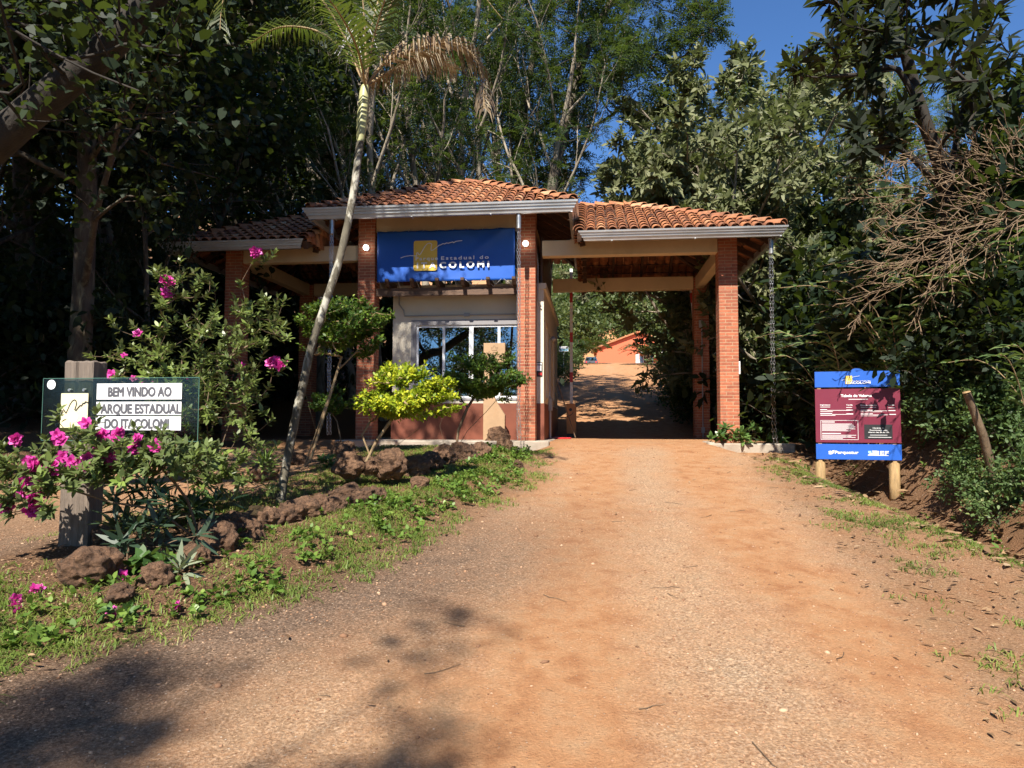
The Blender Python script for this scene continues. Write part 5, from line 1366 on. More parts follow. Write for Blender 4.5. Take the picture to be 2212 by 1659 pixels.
for lab, u0, Y, tp_, rg, sd in OVERHANG:
    bough_tree(lab, u0, Y, tp_, rg, sd, 'bough', lambda t, d, r: pinnate(t, d, r, 9, .55, 8, .13, .045))
FLOWER = {}
def flower_mesh(seed, nb=3):
    rng = np.random.default_rng(seed); ps = []
    for b in range(nb):
        c = rng.normal(0, .012 if nb > 1 else 0, 3); ax = unit(np.array([rng.normal(0, .7), -1.0 + rng.normal(0, .4), rng.normal(.3, .5)]))
        u = unit(np.cross(ax, [.1, .2, .95])); w = np.cross(ax, u)
        a = np.arange(5)*1.2566 + rng.uniform(0, 6); rd = u*np.cos(a)[:, None] + w*np.sin(a)[:, None]
        for q in range(2):
            d = unit(rd*(1.0 if q == 0 else .6) + ax*(.35 if q == 0 else .8)); v, f = hexleaf(np.repeat(c[None], 5, 0), d, ax + .2*rd, .034 - .010*q, .025 - .006*q, -.12, .18); ps.append((v, f, rng.uniform(0, 1, 5)))
            rd = u*np.cos(a+.6)[:, None] + w*np.sin(a+.6)[:, None]
        st = unit(ax + rng.normal(0, .12, (5, 3))); v, f = hexleaf(np.repeat(c[None], 5, 0), st, rd, .032, .002); ps.append((v, f, np.zeros(5)))
    return leaf_mesh('flower', ps, LT['petal'])
FLW = [flower_mesh(i, n) for i, n in enumerate((4, 3, 5, 2, 3, 1))]
def put_flower(parent, loc, k, s=1.0, name='flower'):
    o = add(name, FLW[k % len(FLW)], parent); o.location = loc; o.rotation_euler = (0, 0, (k*1.7) % 1.2-.6); o.scale = (s, s, s); return o
AZ = lambda u, v, Y, o: np.array(P(u, v, Y)-o)
# tall azalea behind the sign
rng = np.random.default_rng(101)
ab = gpt(415, 6.5); ab = on(P(415, 1085, 6.5).x, 6.5, -.02)
az1 = thing('azalea_bush', 'tall open azalea bush with a few magenta flowers behind the glass sign', 'azalea', ab)
tips = []
for (u0, u1, v0, v1, n, dy) in ((340, 560, 700, 960, 125, .30), (400, 600, 830, 1060, 68, .25), (250, 360, 700, 850, 40, .2), (330, 470, 570, 720, 46, .18), (470, 620, 640, 780, 50, .2), (300, 460, 800, 900, 90, .25), (420, 530, 980, 1050, 40, .2)):
    for _ in range(n): tips.append(AZ(rng.uniform(u0, u1), rng.uniform(v0, v1), 6.5+rng.normal(0, dy), ab))
top_px = [(549, 560), (566, 553), (592, 548), (572, 562), (360, 588), (372, 600), (345, 592), (440, 597), (424, 615), (462, 618), (520, 612), (508, 660), (540, 700), (297, 722), (250, 707), (240, 690), (612, 705), (598, 722), (586, 800), (607, 800), (268, 780), (232, 770), (195, 768), (530, 985), (505, 1010), (388, 560), (385, 640), (530, 655), (566, 640)]
tips += [AZ(u, v, 6.45, ab) for u, v in top_px]
tips = np.array(tips)
roots = [[(0, 0, 0), AZ(405, 1040, 6.5, ab), AZ(385, 990, 6.55, ab), AZ(372, 900, 6.55, ab)], [(0.02, 0, 0), AZ(440, 1050, 6.5, ab), AZ(470, 990, 6.5, ab), AZ(500, 900, 6.5, ab)], [(.04, .02, 0), AZ(455, 1000, 6.6, ab), AZ(445, 900, 6.6, ab), AZ(440, 800, 6.6, ab)]]
brs, td = connect(roots, tips, rng, .0022, .33)
add('stems', tubes('stems', brs, M['bark_brown']), az1)
td = unit(td + np.array([0, -.2, .5]))
add('foliage', leaf_mesh('foliage', [rosette(tips, td, rng, 10, .076, .030, 1.1, .006, .06)], LT['azalea']), az1)
for k, (u, v) in enumerate([(549, 548), (556, 545), (358, 603), (367, 610), (361, 636), (297, 720), (583, 786), (596, 780), (606, 787), (233, 810), (240, 815), (268, 768), (309, 824), (288, 818), (322, 828), (520, 790), (412, 826)]):
    put_flower(az1, AZ(u, v, 6.38, ab), k, 1.5 if k < 10 else 1.0)
# low azalea in front of the post
ab2 = on(P(440, 1110, 5.5).x, 5.5, -.02)
az2 = thing('azalea_bush', 'low spreading azalea bush full of magenta flowers before the timber sign post', 'azalea', ab2)
tips = []
for (u0, u1, v0, v1, n, y) in ((60, 280, 955, 1045, 66, 4.95), (200, 360, 950, 1020, 62, 5.0), (0, 110, 1000, 1110, 44, 4.9), (300, 430, 950, 1020, 40, 5.15), (135, 215, 925, 960, 14, 5.0), (340, 470, 960, 1010, 26, 5.3), (-60, 40, 960, 1120, 30, 4.9), (90, 180, 1000, 1060, 22, 4.9)):
    for _ in range(n): tips.append(AZ(rng.uniform(u0, u1), rng.uniform(v0, v1), y+rng.normal(0, .12), ab2))
tips += [AZ(u, v, 5.0, ab2) for u, v in [(128, 885), (122, 905), (207, 890), (212, 910), (190, 918), (300, 945), (330, 945), (355, 930), (95, 950), (290, 925)]]
tips = np.array(tips)
roots = [[(0, 0, 0), AZ(405, 1080, 5.45, ab2), AZ(375, 1040, 5.38, ab2), AZ(340, 1000, 5.2, ab2)], [(0.0, 0, .02), AZ(340, 1100, 5.25, ab2), AZ(240, 1085, 5.05, ab2), AZ(160, 1060, 5.0, ab2), AZ(100, 1045, 4.95, ab2)]]
brs, td = connect(roots, tips, rng, .0021, .32)
add('stems', tubes('stems', brs, M['bark_brown']), az2)
td = unit(td + np.array([0, -.35, .55]))
add('foliage', leaf_mesh('foliage', [rosette(tips, td, rng, 10, .076, .031, 1.15, .006, .05)], LT['azalea_dark']), az2)
for k, (x, y) in enumerate([(165, 650), (190, 640), (235, 650), (215, 670), (460, 660), (500, 640), (545, 630), (520, 670), (645, 540), (660, 520), (625, 550), (635, 610), (740, 470), (725, 490), (632, 465), (860, 490), (370, 495), (385, 510), (95, 510), (390, 610), (330, 655), (515, 400), (985, 555), (965, 545), (840, 565), (120, 850), (225, 855), (205, 870), (35, 930), (215, 960), (235, 945), (180, 945), (160, 765), (715, 610), (700, 645), (345, 705), (235, 805)]):
    put_flower(az2, AZ(x*.3437, 777.7+y*.3437, 4.85 if x < 600 else 4.95, ab2), k, 1.4 if k % 5 else 1.05)
# fallen flowers
for k, (x, y, lab) in enumerate([(755, 1400, 'magenta flower lying on leaves right of the big boulder'), (775, 1482, 'bright pink fallen flower at the right foot of the big boulder'), (215, 1487, 'purple fallen flower in the grass left of the boulder'), (122, 1602, 'pink fallen flower nearest the left edge of the grass'), (1105, 1582, 'pink fallen flower alone on bare soil right of the boulder'), (695, 1627, 'flat pink fallen flower in the weeds below the boulder'), (95, 1540, 'faded fallen flower half hidden in grass at left')]):
    g = G(x*.3437, 777.7+y*.3437); o = add('fallen_flower', FLW[k % 5]); o.location = (g.x, g.y, float(H(g.x, g.y))+.025); o.rotation_euler = (-1.2, .2*k, k); o.scale = (1.15,)*3
    tag(o, lab, 'flower', 'fallen flowers on the grass')

def clipped_shrub(label, base_px, Y, cen, ax, n, mat, roots_px, seed, leaf=.05, bark='bark_tan', lv=13, name='clipped_shrub'):
    rng = np.random.default_rng(seed); b = P(base_px[0], base_px[1], Y); b = on(b.x, Y, -.02)
    r = thing(name, label, 'shrub', b); c = AZ(cen[0], cen[1], Y, b)
    u = unit(rng.normal(size=(n*3, 3))); u = u*rng.uniform(.35, 1, (len(u), 1))**.4; u[:, 2] = np.where(u[:, 2] < 0, u[:, 2]*.75, u[:, 2]*.9)
    lump = .78 + .30*(np.sin(u[:, 0]*6+seed)*np.cos(u[:, 1]*5+seed*2)+.6*np.sin(u[:, 2]*7+seed))*.7
    k = Y/FPX; t = c + u*np.array([ax[0]*k, ax[0]*k*.85, ax[1]*k])*lump[:, None]
    lay = np.sin(t[:, 2]*17+2*np.sin(t[:, 0]*4)+seed) > -.55; t = t[lay][:n]
    rts = [[(0, 0, 0)]+[AZ(q[0], q[1], Y+(q[2] if len(q) > 2 else 0), b) for q in pl] for pl in roots_px]
    brs, td = connect(rts, t, rng, .0026, .34, .05)
    add('stems', tubes('stems', brs, M[bark]), r)
    td = unit(td*.6 + (t-c)/np.linalg.norm(np.array([ax[0]*k]*3))*.8 + np.array([0, -.1, .3]))
    add('foliage', leaf_mesh('foliage', [rosette(t, td, rng, lv, leaf, leaf*.5, 1.2, .018, .07)], LT[mat]), r); return r
g1 = G(765, 1040).y
clipped_shrub('clipped lime-yellow shrub in front of the booth window', (765, 1035), g1, (884, 858), (122, 86), 800, 'duranta', [[(790, 1000), (815, 950), (850, 900)], [(800, 985), (782, 940), (800, 910)], [(785, 1010), (860, 960), (905, 925)]], 3, .058)
clipped_shrub('clipped dark green shrub in front of the right end of the booth window', (985, 975), 11.2, (1045, 822), (118, 80), 760, 'dgreen', [[(990, 930), (1010, 880), (1030, 850)], [(960, 960), (950, 920), (965, 870)], [(1010, 930), (1050, 890), (1085, 850)]], 8, .06, 'bark_brown')
clipped_shrub('tall clipped green shrub against the brick pillar, right of the palm trunk', (655, 1030), 9.9, (742, 703), (124, 90), 800, 'dgreen', [[(672, 990), (690, 930), (705, 880), (738, 770)], [(685, 940), (668, 880), (660, 850)], [(730, 800), (770, 760)]], 12, .06)
clipped_shrub('small clipped shrub low beside the left rain chain', (742, 1000), 10.9, (714, 868), (50, 42), 130, 'dgreen', [[(738, 960), (728, 910), (715, 890)]], 15, .055, 'bark_brown')
# broad-leaved plant at the foot of the right pillar
def broad_plant(label, loc, seed, n, L, Wd, mat, hh=.3, rad=.3, name='leafy_plant', cat='plant', lv=9):
    rng = np.random.default_rng(seed); r = thing(name, label, cat, loc)
    t = np.stack([rng.normal(0, rad*.5, n), rng.normal(0, rad*.4, n), rng.uniform(.3, 1, n)*hh], 1)
    brs, td = connect([[(0, 0, -.03), (0, 0, .05)]], t, rng, .003, .4, .0)
    add('stems', tubes('stems', brs, M['bark_brown']), r); add('foliage', leaf_mesh('foliage', [rosette(t, unit(td+np.array([0, -.3, .8])), rng, lv, L, Wd, 1.2, .01, .04)], LT[mat]), r); return r
q = GL(.22, -.22, 0); broad_plant('grey-green broad-leaved plant at the foot of the front right brick pillar', on(q.x, q.y, 0), 5, 16, .17, .075, 'ginger', .48, .5)
q = GL(.85, -.25, 0); broad_plant('smaller broad-leaved plant in the kerb bed beside the right rain chain', on(q.x, q.y, 0), 6, 9, .15, .065, 'ginger', .36, .3)
for (u, v, Y, n, L, Wd, mat, hh, rad, lab) in [
  (325, 1145, 4.85, 18, .19, .032, 'spiky', .40, .34, 'dark spiky plant standing tallest behind the big boulder'),
  (275, 1215, 4.45, 15, .19, .034, 'spiky', .32, .30, 'dark spiky plant leaning against the big boulder'),
  (405, 1160, 4.85, 11, .17, .03, 'spiky', .3, .26, 'small dark spiky plant left of the rock row'),
  (385, 1250, 4.25, 3, .17, .03, 'pale', .10, .08, 'pale grey-green rosette plant low in front of the rocks'),
  (310, 1245, 4.3, 6, .12, .06, 'ginger', .12, .2, 'broad green leaves at the right side of the big boulder'),
  (455, 1130, 5.3, 9, .12, .05, 'ginger', .22, .26, 'leafy plant behind the rock row below the tall azalea'),
  (262, 1340, 3.75, 4, .075, .04, 'ginger', .08, .1, 'small leafy sprig under the fallen flowers by the boulder'),
  (575, 1010, 8.6, 8, .30, .02, 'cover', .18, .12, 'tuft of long grass leaves left of the palm trunk'),
  (1990-380, 960, 13.0, 4, .10, .04, 'cover', .16, .1, 'small weed on the kerb by the right brick pillar'),
  (705, 1010, 9.6, 6, .12, .05, 'ginger', .14, .16, 'small pale leafy plant at the far edge of the lawn'),
  (1125, 985, 12.2, 6, .07, .035, 'cover', .16, .14, 'weedy plant at the plinth under the rain chain')]:
    p = G(u, v); broad_plant(lab, on(p.x, p.y, -.01), int(u), n, L, Wd, mat, hh, rad)

# ---- dark loquat at top right
lq = on(P(2050, 900, 9.2).x, 9.4, -.1)
rng = np.random.default_rng(55); tr = [AZ(2052, 640, 9.4, lq), AZ(2045, 420, 9.3, lq), AZ(2022, 330, 9.2, lq), AZ(1998, 265, 9.1, lq), AZ(1975, 190, 9.1, lq), AZ(1958, 120, 9.0, lq), AZ(1942, 60, 9.0, lq), AZ(1925, -20, 9.0, lq), AZ(1915, -90, 9.0, lq)]
loq = thing('loquat_tree', 'dark large-leaved tree with a slanting trunk against the sky at top right', 'tree', lq)
tips = []
for (u0, u1, v0, v1, n, dy) in ((1775, 1960, -60, 130, 62, .5), (1990, 2230, -60, 230, 60, .6), (1830, 1900, 130, 190, 8, .3), (1840, 1960, 270, 335, 16, .3), (1880, 1960, 220, 280, 8, .3), (2060, 2150, 180, 270, 14, .4), (1900, 2050, -160, -40, 24, .5)):
    for _ in range(n): tips.append(AZ(rng.uniform(u0, u1), rng.uniform(v0, v1), 9.0+rng.normal(0, dy), lq))
tips += [AZ(u, v, 8.9, lq) for u, v in [(1708, 140), (1722, 132), (1745, 148), (1760, 108), (1780, 150), (1730, 158)]]
tips = np.array(tips)
side = [[tr[5], AZ(1905, 100, 8.9, lq), AZ(1860, 60, 8.8, lq)], [tr[3], AZ(1940, 150, 8.8, lq), AZ(1860, 160, 8.7, lq), AZ(1790, 165, 8.7, lq)], [tr[1], AZ(1950, 325, 8.9, lq), AZ(1880, 318, 8.8, lq)], [tr[1], AZ(2075, 260, 9.5, lq), AZ(2110, 100, 9.6, lq), AZ(2130, -30, 9.6, lq)]]
brs, td = connect([[(0, 0, 0)]+tr]+side, tips, rng, .006, .40, .03, .15)
brs.append((curve([(0, 0, 0)]+tr, 30), np.linspace(.11, .05, 30)))
for s_ in side: brs.append((curve(s_, 10), np.linspace(.045, .018, 10)))
add('trunk', tubes('trunk', brs, M['bark_shaded']), loq)
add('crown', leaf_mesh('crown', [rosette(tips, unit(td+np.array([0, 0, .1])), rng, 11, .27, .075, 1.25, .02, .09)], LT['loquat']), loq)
# ---- bare twigs
def twig_bush(label, Y, root_px, seed):
    """long arching shoots that fork at narrow angles, all from one stool"""
    rng = np.random.default_rng(seed); b = P(*root_px, Y); b = on(b.x, Y+.2, -.05); o = thing('bare_shrub', label, 'shrub', b); rp = AZ(root_px[0], root_px[1], Y, b); br = []; tips = []
    S = dict(n=[12, 9, 6, 4], wig=[.05, .075, .10, .13], up=[-.012, -.012, -.004, .0], tap=[.6, .6, .6, .5], kids=[9, 5, 3], lo=[.18, .15, .2], ang=[.55, .6, .65], ratio=[.5, .5, .55], rr=[.62, .6, .6], short=.5)
    br.append((curve([(0, 0, 0), rp*.5+np.array([.06, 0, 0]), rp], 8), np.linspace(.04, .03, 8)))
    for ang, L, r in ((150, 1.5, .009), (163, 1.9, .010), (175, 2.2, .011), (186, 2.45, .011), (196, 2.6, .011), (205, 2.2, .010)):
        d = np.array([math.cos(R(ang)), rng.normal(-.05, .16), math.sin(R(ang))]); d = d/np.linalg.norm(d)
        grow(rng, rp + rng.normal(0, .06, 3), d, L, r, 0, S, br, tips)
    br = [(p, np.maximum(q, .0018)) for p, q in br]
    add('twigs', tubes('twigs', br, M['twig']), o); return o
twig_bush('bare shrub of tangled arching tan twigs at the right edge', 8.3, (2330, 430), 61)
# ---- lance-leaved canes on the right bank
def cane_mesh(seed, ns=9, L=.34, w=.045):
    rng = np.random.default_rng(seed); ribs = []; fr = []
    for i in range(ns):
        a = rng.uniform(0, 6.28); ln = rng.uniform(1.3, 2.1); lean = rng.uniform(.35, 1.0); dx, dy = math.cos(a)*lean, math.sin(a)*lean; b0 = np.array([rng.normal(0, .15), rng.normal(0, .15), -.05])
        c = curve([b0, b0+np.array([dx*.25, dy*.25, .55])*ln, b0+np.array([dx*.6, dy*.6, .85])*ln, b0+np.array([dx*1.0, dy*1.0, .85])*ln], 12)
        v, f, t = frond(c, rng, 12, L, w, .45, l0=.6); t = np.clip(t*.6+rng.uniform(0, .4), 0, 1); fr.append((v, f, t)); ribs.append((c, np.linspace(.011, .004, 12)))
    return tubes('stems', ribs, M['bark_tan']), leaf_mesh('foliage', fr, LT['bamboo'])
CN = [cane_mesh(i) for i in (71, 72, 73)]
for i, (u, Y, s) in enumerate([(1790, 13.6, .95), (1815, 12.8, 1.0), (1835, 12.2, 1.1), (1870, 11.5, 1.15), (1905, 10.8, 1.2), (1960, 10.6, 1.2), (2015, 10.2, 1.2), (2075, 10.0, 1.2), (2130, 9.6, 1.15), (2190, 9.0, 1.1), (2250, 8.4, 1.1), (1880, 12.4, 1.3), (1990, 12.0, 1.35), (2100, 11.4, 1.35), (2210, 10.6, 1.4), (1480, 22, .9), (1500, 24, 1.0), (1466, 25.5, 1.0), (1840, 14.4, 1.2), (1760, 15.0, .9), (2160, 8.9, .8), (2230, 7.6, .75), (2100, 9.2, .8), (2040, 9.7, .8)]):
    far_ = Y > 20; r = thing('lance_leaved_clump', 'clump of lance-leaved canes on the verge beyond the gate' if far_ else 'clump of arching lance-leaved canes on the shaded right bank', 'plant', gpt(u, Y), i*1.9, 'lance-leaved clumps beyond the gate' if far_ else 'lance-leaved clumps on the right bank'); r.scale = (s,)*3
    a_, b_ = CN[i % 3]; add('stems', a_, r); add('foliage', b_, r)
# dead leaning stumps at the right
lg = thing('leaning_log', 'cut branch leaning up out of the right bank near the right edge', 'log', (0, 0, 0))
a = P(2150, 1030, 7.6); b = P(2088, 848, 7.3); lg.location = on(a.x, a.y, -.02)
add('log', tubes('log', [(np.array([np.array(a-lg.location)-np.array([0, 0, .1]), np.array((a+b)/2-lg.location)+np.array([.02, 0, 0]), np.array(b-lg.location)]), np.array([.05, .042, .036]))], M['bark_brown']), lg)
mm = MB(); mm.tube([b-lg.location, b-lg.location+Vector((-.003, 0, .010))], [.04, .036], 10); mm.build('cut_end', M['log'], lg)
lg2 = thing('dead_trunk', 'thin bare trunk leaning behind the price board', 'trunk', on(P(1975, 1000, 10.3).x, 10.3, -.05))
add('wood', tubes('wood', [(curve([(0, 0, 0), np.array(P(1965, 930, 10.3)-lg2.location), np.array(P(1945, 860, 10.2)-lg2.location)], 8), np.linspace(.075, .06, 8))], M['bark_dark']), lg2)
# the big leaning trunk at top left
lt = on(-8.2, 6.6, -.1); tt = thing('leaning_tree', 'thick dark tree trunk leaning across the top left corner', 'tree', lt)
def LQ(u, v, Y): return AZ(u, v, Y, lt)
trk = curve([(0, 0, 0), LQ(-130, 420, 6.4), LQ(0, 300, 6.1), LQ(110, 205, 6.0), LQ(230, 105, 5.9), LQ(330, -10, 5.8), LQ(420, -140, 5.7), LQ(470, -300, 5.8)], 30)
rng = np.random.default_rng(66); tips = []
for (u0, u1, v0, v1, n) in ((-350, 260, -420, -120, 230), (-300, 200, -100, 60, 90), (-60, 420, 60, 300, 46), (150, 420, -100, 40, 40)):
    for _ in range(n): tips.append(LQ(rng.uniform(u0, u1), rng.uniform(v0, v1), 6.6+rng.normal(0, .9)))
for _ in range(150): tips.append(np.array([rng.uniform(-5.2, -2.8), rng.uniform(6.2, 9.6), rng.uniform(9.6, 12.4)])-np.array(lt))
tips = np.array(tips); brs, td = connect([list(trk)], tips, rng, .006, .36, .05, .2); brs.append((trk, np.linspace(.17, .09, 30)))
add('trunk', tubes('trunk', brs, M['bark_shaded']), tt); add('crown', leaf_mesh('crown', [cloud(tips, td, rng, 18, .18, .10, .066)], LT['shade']), tt)

# ================================================================== rocks
def rock_mesh(seed):
    bm = bmesh.new(); bmesh.ops.create_icosphere(bm, subdivisions=5, radius=1.0); o = Vector((seed*7.3, seed*3.1, 0))
    for v in bm.verts:
        c = v.co.normalized(); n1 = mnoise.noise(c*1.1+o); n2 = mnoise.noise(c*3.0+o); cell = mnoise.voronoi(c*2.4+o)[0][0]; n3 = mnoise.noise(c*9+o); n4 = mnoise.voronoi(c*7+o)[0][0]
        v.co = c*(1+.34*n1+.16*n2+.30*(cell-.3)+.035*n3 - .06*max(0, .28-n4)); v.co.z *= .82
    me = bpy.data.meshes.new('rock'); bm.to_mesh(me); bm.free(); me.polygons.foreach_set('use_smooth', [True]*len(me.polygons))
    me.materials.append(M['rock']); return me
def rockmat():
    m, t, b = nt('laterite_rock'); v = coord(t, 'Object'); n1 = noise(t, 2.2, 7, .7, v, .5); oi = t.nodes.new('ShaderNodeObjectInfo')
    r = ramp(t, [(.3, (.05, .027, .015)), (.5, (.14, .074, .04)), (.68, (.25, .14, .078)), (.85, (.36, .25, .16))]); t.links.new(mathn(t, 'ADD', n1, mathn(t, 'MULTIPLY_ADD', oi.outputs['Random'], .16, -.08)), r.inputs[0])
    n2 = noise(t, 7, 6, .75, v); r2 = ramp(t, [(.62, (0, 0, 0)), (.72, (1, 1, 1))]); t.links.new(n2, r2.inputs[0])
    t.links.new(mixc(t, r.outputs[0], (.36, .32, .26), mathn(t, 'MULTIPLY', r2.outputs[0], .45)), b.inputs['Base Color']); b.inputs['Roughness'].default_value = .92
    vo = t.nodes.new('ShaderNodeTexVoronoi'); vo.inputs['Scale'].default_value = 5; t.links.new(v, vo.inputs['Vector'])
    nb = bump(t, vo.outputs['Distance'], .5, .06); t.links.new(bump(t, noise(t, 16, 6, .75, v), .6, .05, nb), b.inputs['Normal']); return m
M['rock'] = rockmat(); RK = [rock_mesh(i) for i in range(5)]
rocks = [(190, 1268, .20, 'big brown boulder at the foot of the timber sign post'), (215, 1180, .13, 'brown rock leaning on the right side of the timber post'), (330, 1270, .12, 'low brown rock under the pale rosette plant'), (250, 1310, .10, 'flat earthy rock at the right foot of the big boulder'),
 (415, 1225, .10, 'reddish rock right of the pale rosette plant'), (455, 1195, .15, 'brown rock at the left start of the rock row'), (498, 1165, .15, 'shaded rock under the tall azalea, in the rock row'), (535, 1165, .12, 'round brown rock in the row, next to the shaded one'), (560, 1140, .15, 'dark rock in the row, below the palm foot'), (590, 1135, .10, 'small rock in the row, just right of the palm foot'),
 (622, 1125, .13, 'rough reddish rock in the row with weeds before it'), (655, 1120, .14, 'pitted rock in the row, left of the yellow shrub stem'), (690, 1112, .13, 'tall narrow rock in the row left of the stacked pile'), (720, 1105, .11, 'small dark rock at the left foot of the stacked pile'), (745, 1085, .14, 'lower left rock of the stacked pile below the yellow shrub'), (775, 1090, .13, 'lower middle rock of the stacked pile'), (805, 1085, .12, 'lower right rock of the stacked pile'),
 (752, 1052, .16, 'dark upper rock of the stacked pile'), (800, 1050, .10, 'small upper rock in the middle of the stacked pile'), (842, 1048, .17, 'large round rock at the right end of the stacked pile'), (797, 1020, .15, 'pointed rock at the foot of the yellow shrub stem'), (905, 1055, .10, 'low reddish rock lying before the dark rocks'), (890, 1028, .19, 'dark rock in deep shade below the green shrub'), (930, 1015, .18, 'dark rock in shade, middle of the row'), (960, 1000, .17, 'dark rock at the right end of the shaded group'),
 (1000, 995, .18, 'sunlit rough brown rock below the green shrub'), (1035, 990, .17, 'brown rock with a sprig of weed, right of the sunlit one'), (1075, 965, .22, 'dark rock at the foot of the marker post'), (1090, 975, .15, 'small dark rock beside the booth plinth'), (565, 1035, .17, 'reddish rock left of the palm at the path edge'), (640, 1000, .14, 'small reddish rock at the far edge of the lawn'), (740, 985, .17, 'grey-brown rock by the left brick pillar'), (1118, 1012, .08, 'small rock at the right end of the row, by the road')]
for i, (u, v, s, lab) in enumerate(rocks):
    g = G(u, v); y = g.y + .04; o = add('rock', RK[i % 5]); r_ = random.Random(i)
    o.location = (g.x, y, float(H(g.x, y))+s*.42 + (.16 if 'upper' in lab or 'large round' in lab else 0)); o.rotation_euler = (r_.uniform(-.4, .4), r_.uniform(-.4, .4), r_.uniform(0, 6.28)); s *= .78 if i < 4 else .95; o.scale = (s*r_.uniform(1, 1.25), s*r_.uniform(.85, 1.1), s*r_.uniform(.85, 1.15))
    tag(o, lab, 'rock', 'laterite rocks edging the bed')

# ================================================================== ground cover
rng = np.random.default_rng(5)
def patch(x, y):
    return .5+.5*np.sin(x*2.3+1.3*np.sin(y*1.7))*np.cos(y*1.9+1.1*np.sin(x*2.9)) + .25*np.sin(x*7.1+y*5.3)
def scatter(n, x0, x1, y0, y1, dens):
    x = rng.uniform(x0, x1, n); y = rng.uniform(y0, y1, n); k = rng.uniform(0, 1, n) < dens(x, y); return x[k], y[k]
def blades(x, y, per, h, spread=.03):
    x = np.repeat(x, per) + rng.normal(0, spread, len(x)*per); y = np.repeat(y, per) + rng.normal(0, spread, len(y)*per); z = H(x, y)
    p = np.stack([x, y, z-.004], 1); a = rng.uniform(0, 6.28, len(p)); hh = h*rng.uniform(.45, 1.25, len(p)); t = rng.uniform(.5, 2.3, len(p))
    d = np.stack([np.cos(a), np.sin(a), 0*a], 1); s = np.stack([-np.sin(a), np.cos(a), 0*a], 1)*(.002 + .002*rng.random((len(p), 1)))
    m_ = p + d*(hh*.35*t)[:, None] + UP*(hh*.62)[:, None]; e = p + d*(hh*.95*t)[:, None] + UP*(hh*(1.0-.5*t))[:, None]
    V = np.stack([p-s, p+s, m_+s, m_-s, e+s*.15, e-s*.15], 1).reshape(-1, 3); b = np.arange(len(p))*6
    tt = np.clip(.5*patch(x*1.3+4, y*1.3) + .5*rng.random(len(p)), 0, 1)
    return V, np.concatenate([np.stack([b, b+1, b+2, b+3], 1), np.stack([b+3, b+2, b+4, b+5], 1)]), np.concatenate([tt, tt])
def d_verge(x, y):
    e = x-edge_l(y); return sstep(.30, -.15, e)*sstep(-1.4, -.5, e)*np.clip(patch(x, y)*1.1+.12, 0, 1)*sstep(2.4, 3.2, y)
def d_lawn(x, y):
    e = x-edge_l(y); return sstep(-.5, -.8, e)*sstep(-3.4, -2.2, e)*sstep(5.5, 6.5, y)*np.clip(patch(x+3, y)+.45, 0, 1)
def d_left(x, y):
    return sstep(-2.2, -2.8, x)*np.clip(patch(x, y)+.25, 0, 1)*sstep(5.2, 4.2, y)
def d_right(x, y):
    d = x-edge_r(y); vr = smooth_interp(y, [-5, 3.45, 5.1, 10.2, 12.5], [1.9, 2.05, 2.4, 3.3, 4.4]); return np.clip(patch(x*1.2+2, y*1.1)-.32, 0, 1)*sstep(.0, .7, x-vr)*sstep(.75, .3, d)
g_ = []
for dens, n, box, per, h in ((d_verge, 17000, (-5, 1, 2.5, 12.6), 8, .055), (d_lawn, 9000, (-4.5, .3, 5.5, 12.9), 7, .055), (d_left, 3000, (-5.5, -2.2, 2.5, 5.4), 8, .06), (d_right, 12000, (2.1, 4.8, 2.6, 12.5), 8, .05)):
    x, y = scatter(n, *box, dens); g_.append(blades(x, y, per, h))
tag(add('grass', leaf_mesh('grass', g_, LT['grass'])), 'short patchy grass on the verges and round the rock bed', 'grass', kind='stuff')
def d_cover(x, y):
    e = x-edge_l(y); return sstep(-.05, -.4, e)*sstep(-1.35, -.75, e)*np.clip(patch(x*1.6, y*1.6+2)*1.3-.1, 0, 1)*sstep(2.8, 3.6, y)
x, y = scatter(9000, -4.5, .5, 2.8, 12.5, d_cover); n = len(x); tp = np.stack([x, y, H(x, y)+rng.uniform(.01, .07, n)], 1)
x2, y2 = scatter(700, 3.2, 6.6, 3.5, 12, lambda x, y: .55*np.clip(patch(x, y), 0, 1)*sstep(0, .4, x-edge_r(y))); n2 = len(x2); tp2 = np.stack([x2, y2, H(x2, y2)+rng.uniform(.01, .10, n2)], 1)
tag(add('weeds', leaf_mesh('weeds', [rosette(tp, np.repeat(UP[None], n, 0)+rng.normal(0, .3, (n, 3)), rng, 6, .058, .034, 1.4, .012), rosette(tp2, np.repeat(UP[None], n2, 0)+rng.normal(0, .3, (n2, 3)), rng, 6, .085, .03, 1.1, .015)], LT['cover'])), 'low broad-leaved weeds along the rock row and the ditch', 'weeds', kind='stuff')
def flat_leaves(x, y, L, Wd, lift=.012):
    n = len(x); z = H(x, y); p = np.stack([x, y, z+rng.uniform(.004, lift*2, n)], 1); a = rng.uniform(0, 6.28, n); d = np.stack([np.cos(a), np.sin(a), rng.normal(0, .10, n)], 1); l = L*rng.uniform(.4, 1.2, n)
    v, f = hexleaf(p, d, UP+rng.normal(0, .22, (n, 3)), l, l*Wd/L, .18, -.08); return v, f, rng.uniform(0, 1, n)
def d_lit(x, y): return cover(x, y)[0]*.9 + .03
xs = [];
for n, box in ((9000, (3.6, 8.5, 3, 13)), (3600, (2.0, 4.2, 2.6, 12)), (2600, (-9, -2.5, 3.5, 15)), (1600, (-3.5, 1.2, 3, 12.5)), (130, (0, 4.2, 3, 13)), (2500, (4.5, 12, 19, 40)), (1200, (-14, -6, 9, 20))):
    x, y = scatter(n, *box, d_lit); xs.append(flat_leaves(x, y, .13 if box[0] > 3 else .07, .045 if box[0] > 3 else .02))
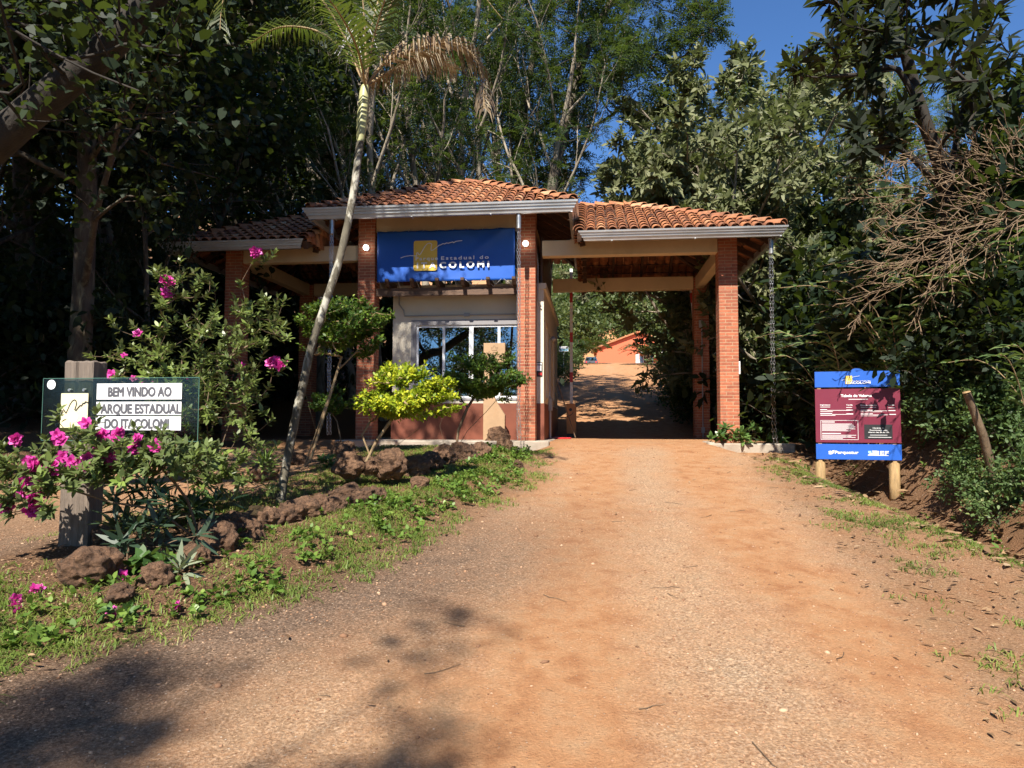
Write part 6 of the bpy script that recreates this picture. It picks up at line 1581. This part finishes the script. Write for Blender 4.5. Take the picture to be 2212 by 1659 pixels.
tag(add('leaf_litter', leaf_mesh('leaf_litter', xs, LT['litter'])), 'dry brown fallen leaves on the banks and verges', 'leaf litter', kind='stuff')
# small stones and twigs lying on the road
bm = bmesh.new(); bmesh.ops.create_icosphere(bm, subdivisions=1, radius=1.0); iv = np.array([v.co[:] for v in bm.verts]); itf = np.array([[v.index for v in f.verts] for f in bm.faces]); bm.free()
x, y = scatter(52000, -4.5, 4.4, 2.4, 13.2, lambda x, y: np.clip(.25+.9*np.exp(-((x-1.4)/.6)**2)+sstep(1.0, -1.2, x-edge_l(y)-1)*.8, 0, 1)*np.clip(1.25-.075*y, .15, 1)); n = len(x)
sz_ = np.clip(rng.lognormal(-5.6, .55, n), .0016, .022); shp = rng.uniform(.6, 1.25, (n, 3)); shp[:, 2] *= .6
nz = 1+.28*rng.normal(size=(n, len(iv), 1)).clip(-1, 1)*.6
V = iv[None]*nz*(sz_[:, None]*shp)[:, None, :]; a = rng.uniform(0, 6.28, n); ca, sa = np.cos(a)[:, None], np.sin(a)[:, None]
V = np.stack([V[..., 0]*ca-V[..., 1]*sa, V[..., 0]*sa+V[..., 1]*ca, V[..., 2]], -1) + np.stack([x, y, H(x, y)+sz_*.15], 1)[:, None]
F = (itf[None] + (np.arange(n)*len(iv))[:, None, None]).reshape(-1, 3)
M['pebble'] = leafmat('road_stone', [(0, (.16, .085, .05)), (.45, (.34, .19, .11)), (.85, (.50, .34, .22)), (.97, (.58, .46, .34)), (1, (.76, .72, .66))], .9, .0, spec=.2)
tag(add('gravel', np_mesh('gravel', V.reshape(-1, 3), F, M['pebble'], np.repeat(rng.uniform(0, 1, n), len(itf)), True)), 'small loose stones scattered over the dirt road', 'gravel', kind='stuff')
tw = []
for k in range(420):
    if k < 90: x, y = rng.uniform(-3.5, 4.6), rng.uniform(2.8, 12)
    else: x, y = rng.uniform(3.8, 7.5), rng.uniform(4, 12)
    a = rng.uniform(0, 6.28); L = rng.uniform(.04, .22) if k < 390 else rng.uniform(.3, .9); pts = []
    for q in np.linspace(-.5, .5, 5):
        px_, py_ = x+math.cos(a)*L*q+rng.normal(0, .006), y+math.sin(a)*L*q+rng.normal(0, .006); pts.append((px_, py_, float(H(px_, py_))+.006))
    tw.append((np.array(pts), np.linspace(.003, .0015, 5)*(1 if k < 390 else 2.5)))
tag(add('fallen_twigs', tubes('fallen_twigs', tw, M['bark_brown'])), 'dry twigs lying on the road and the right verge', 'twigs', kind='stuff')
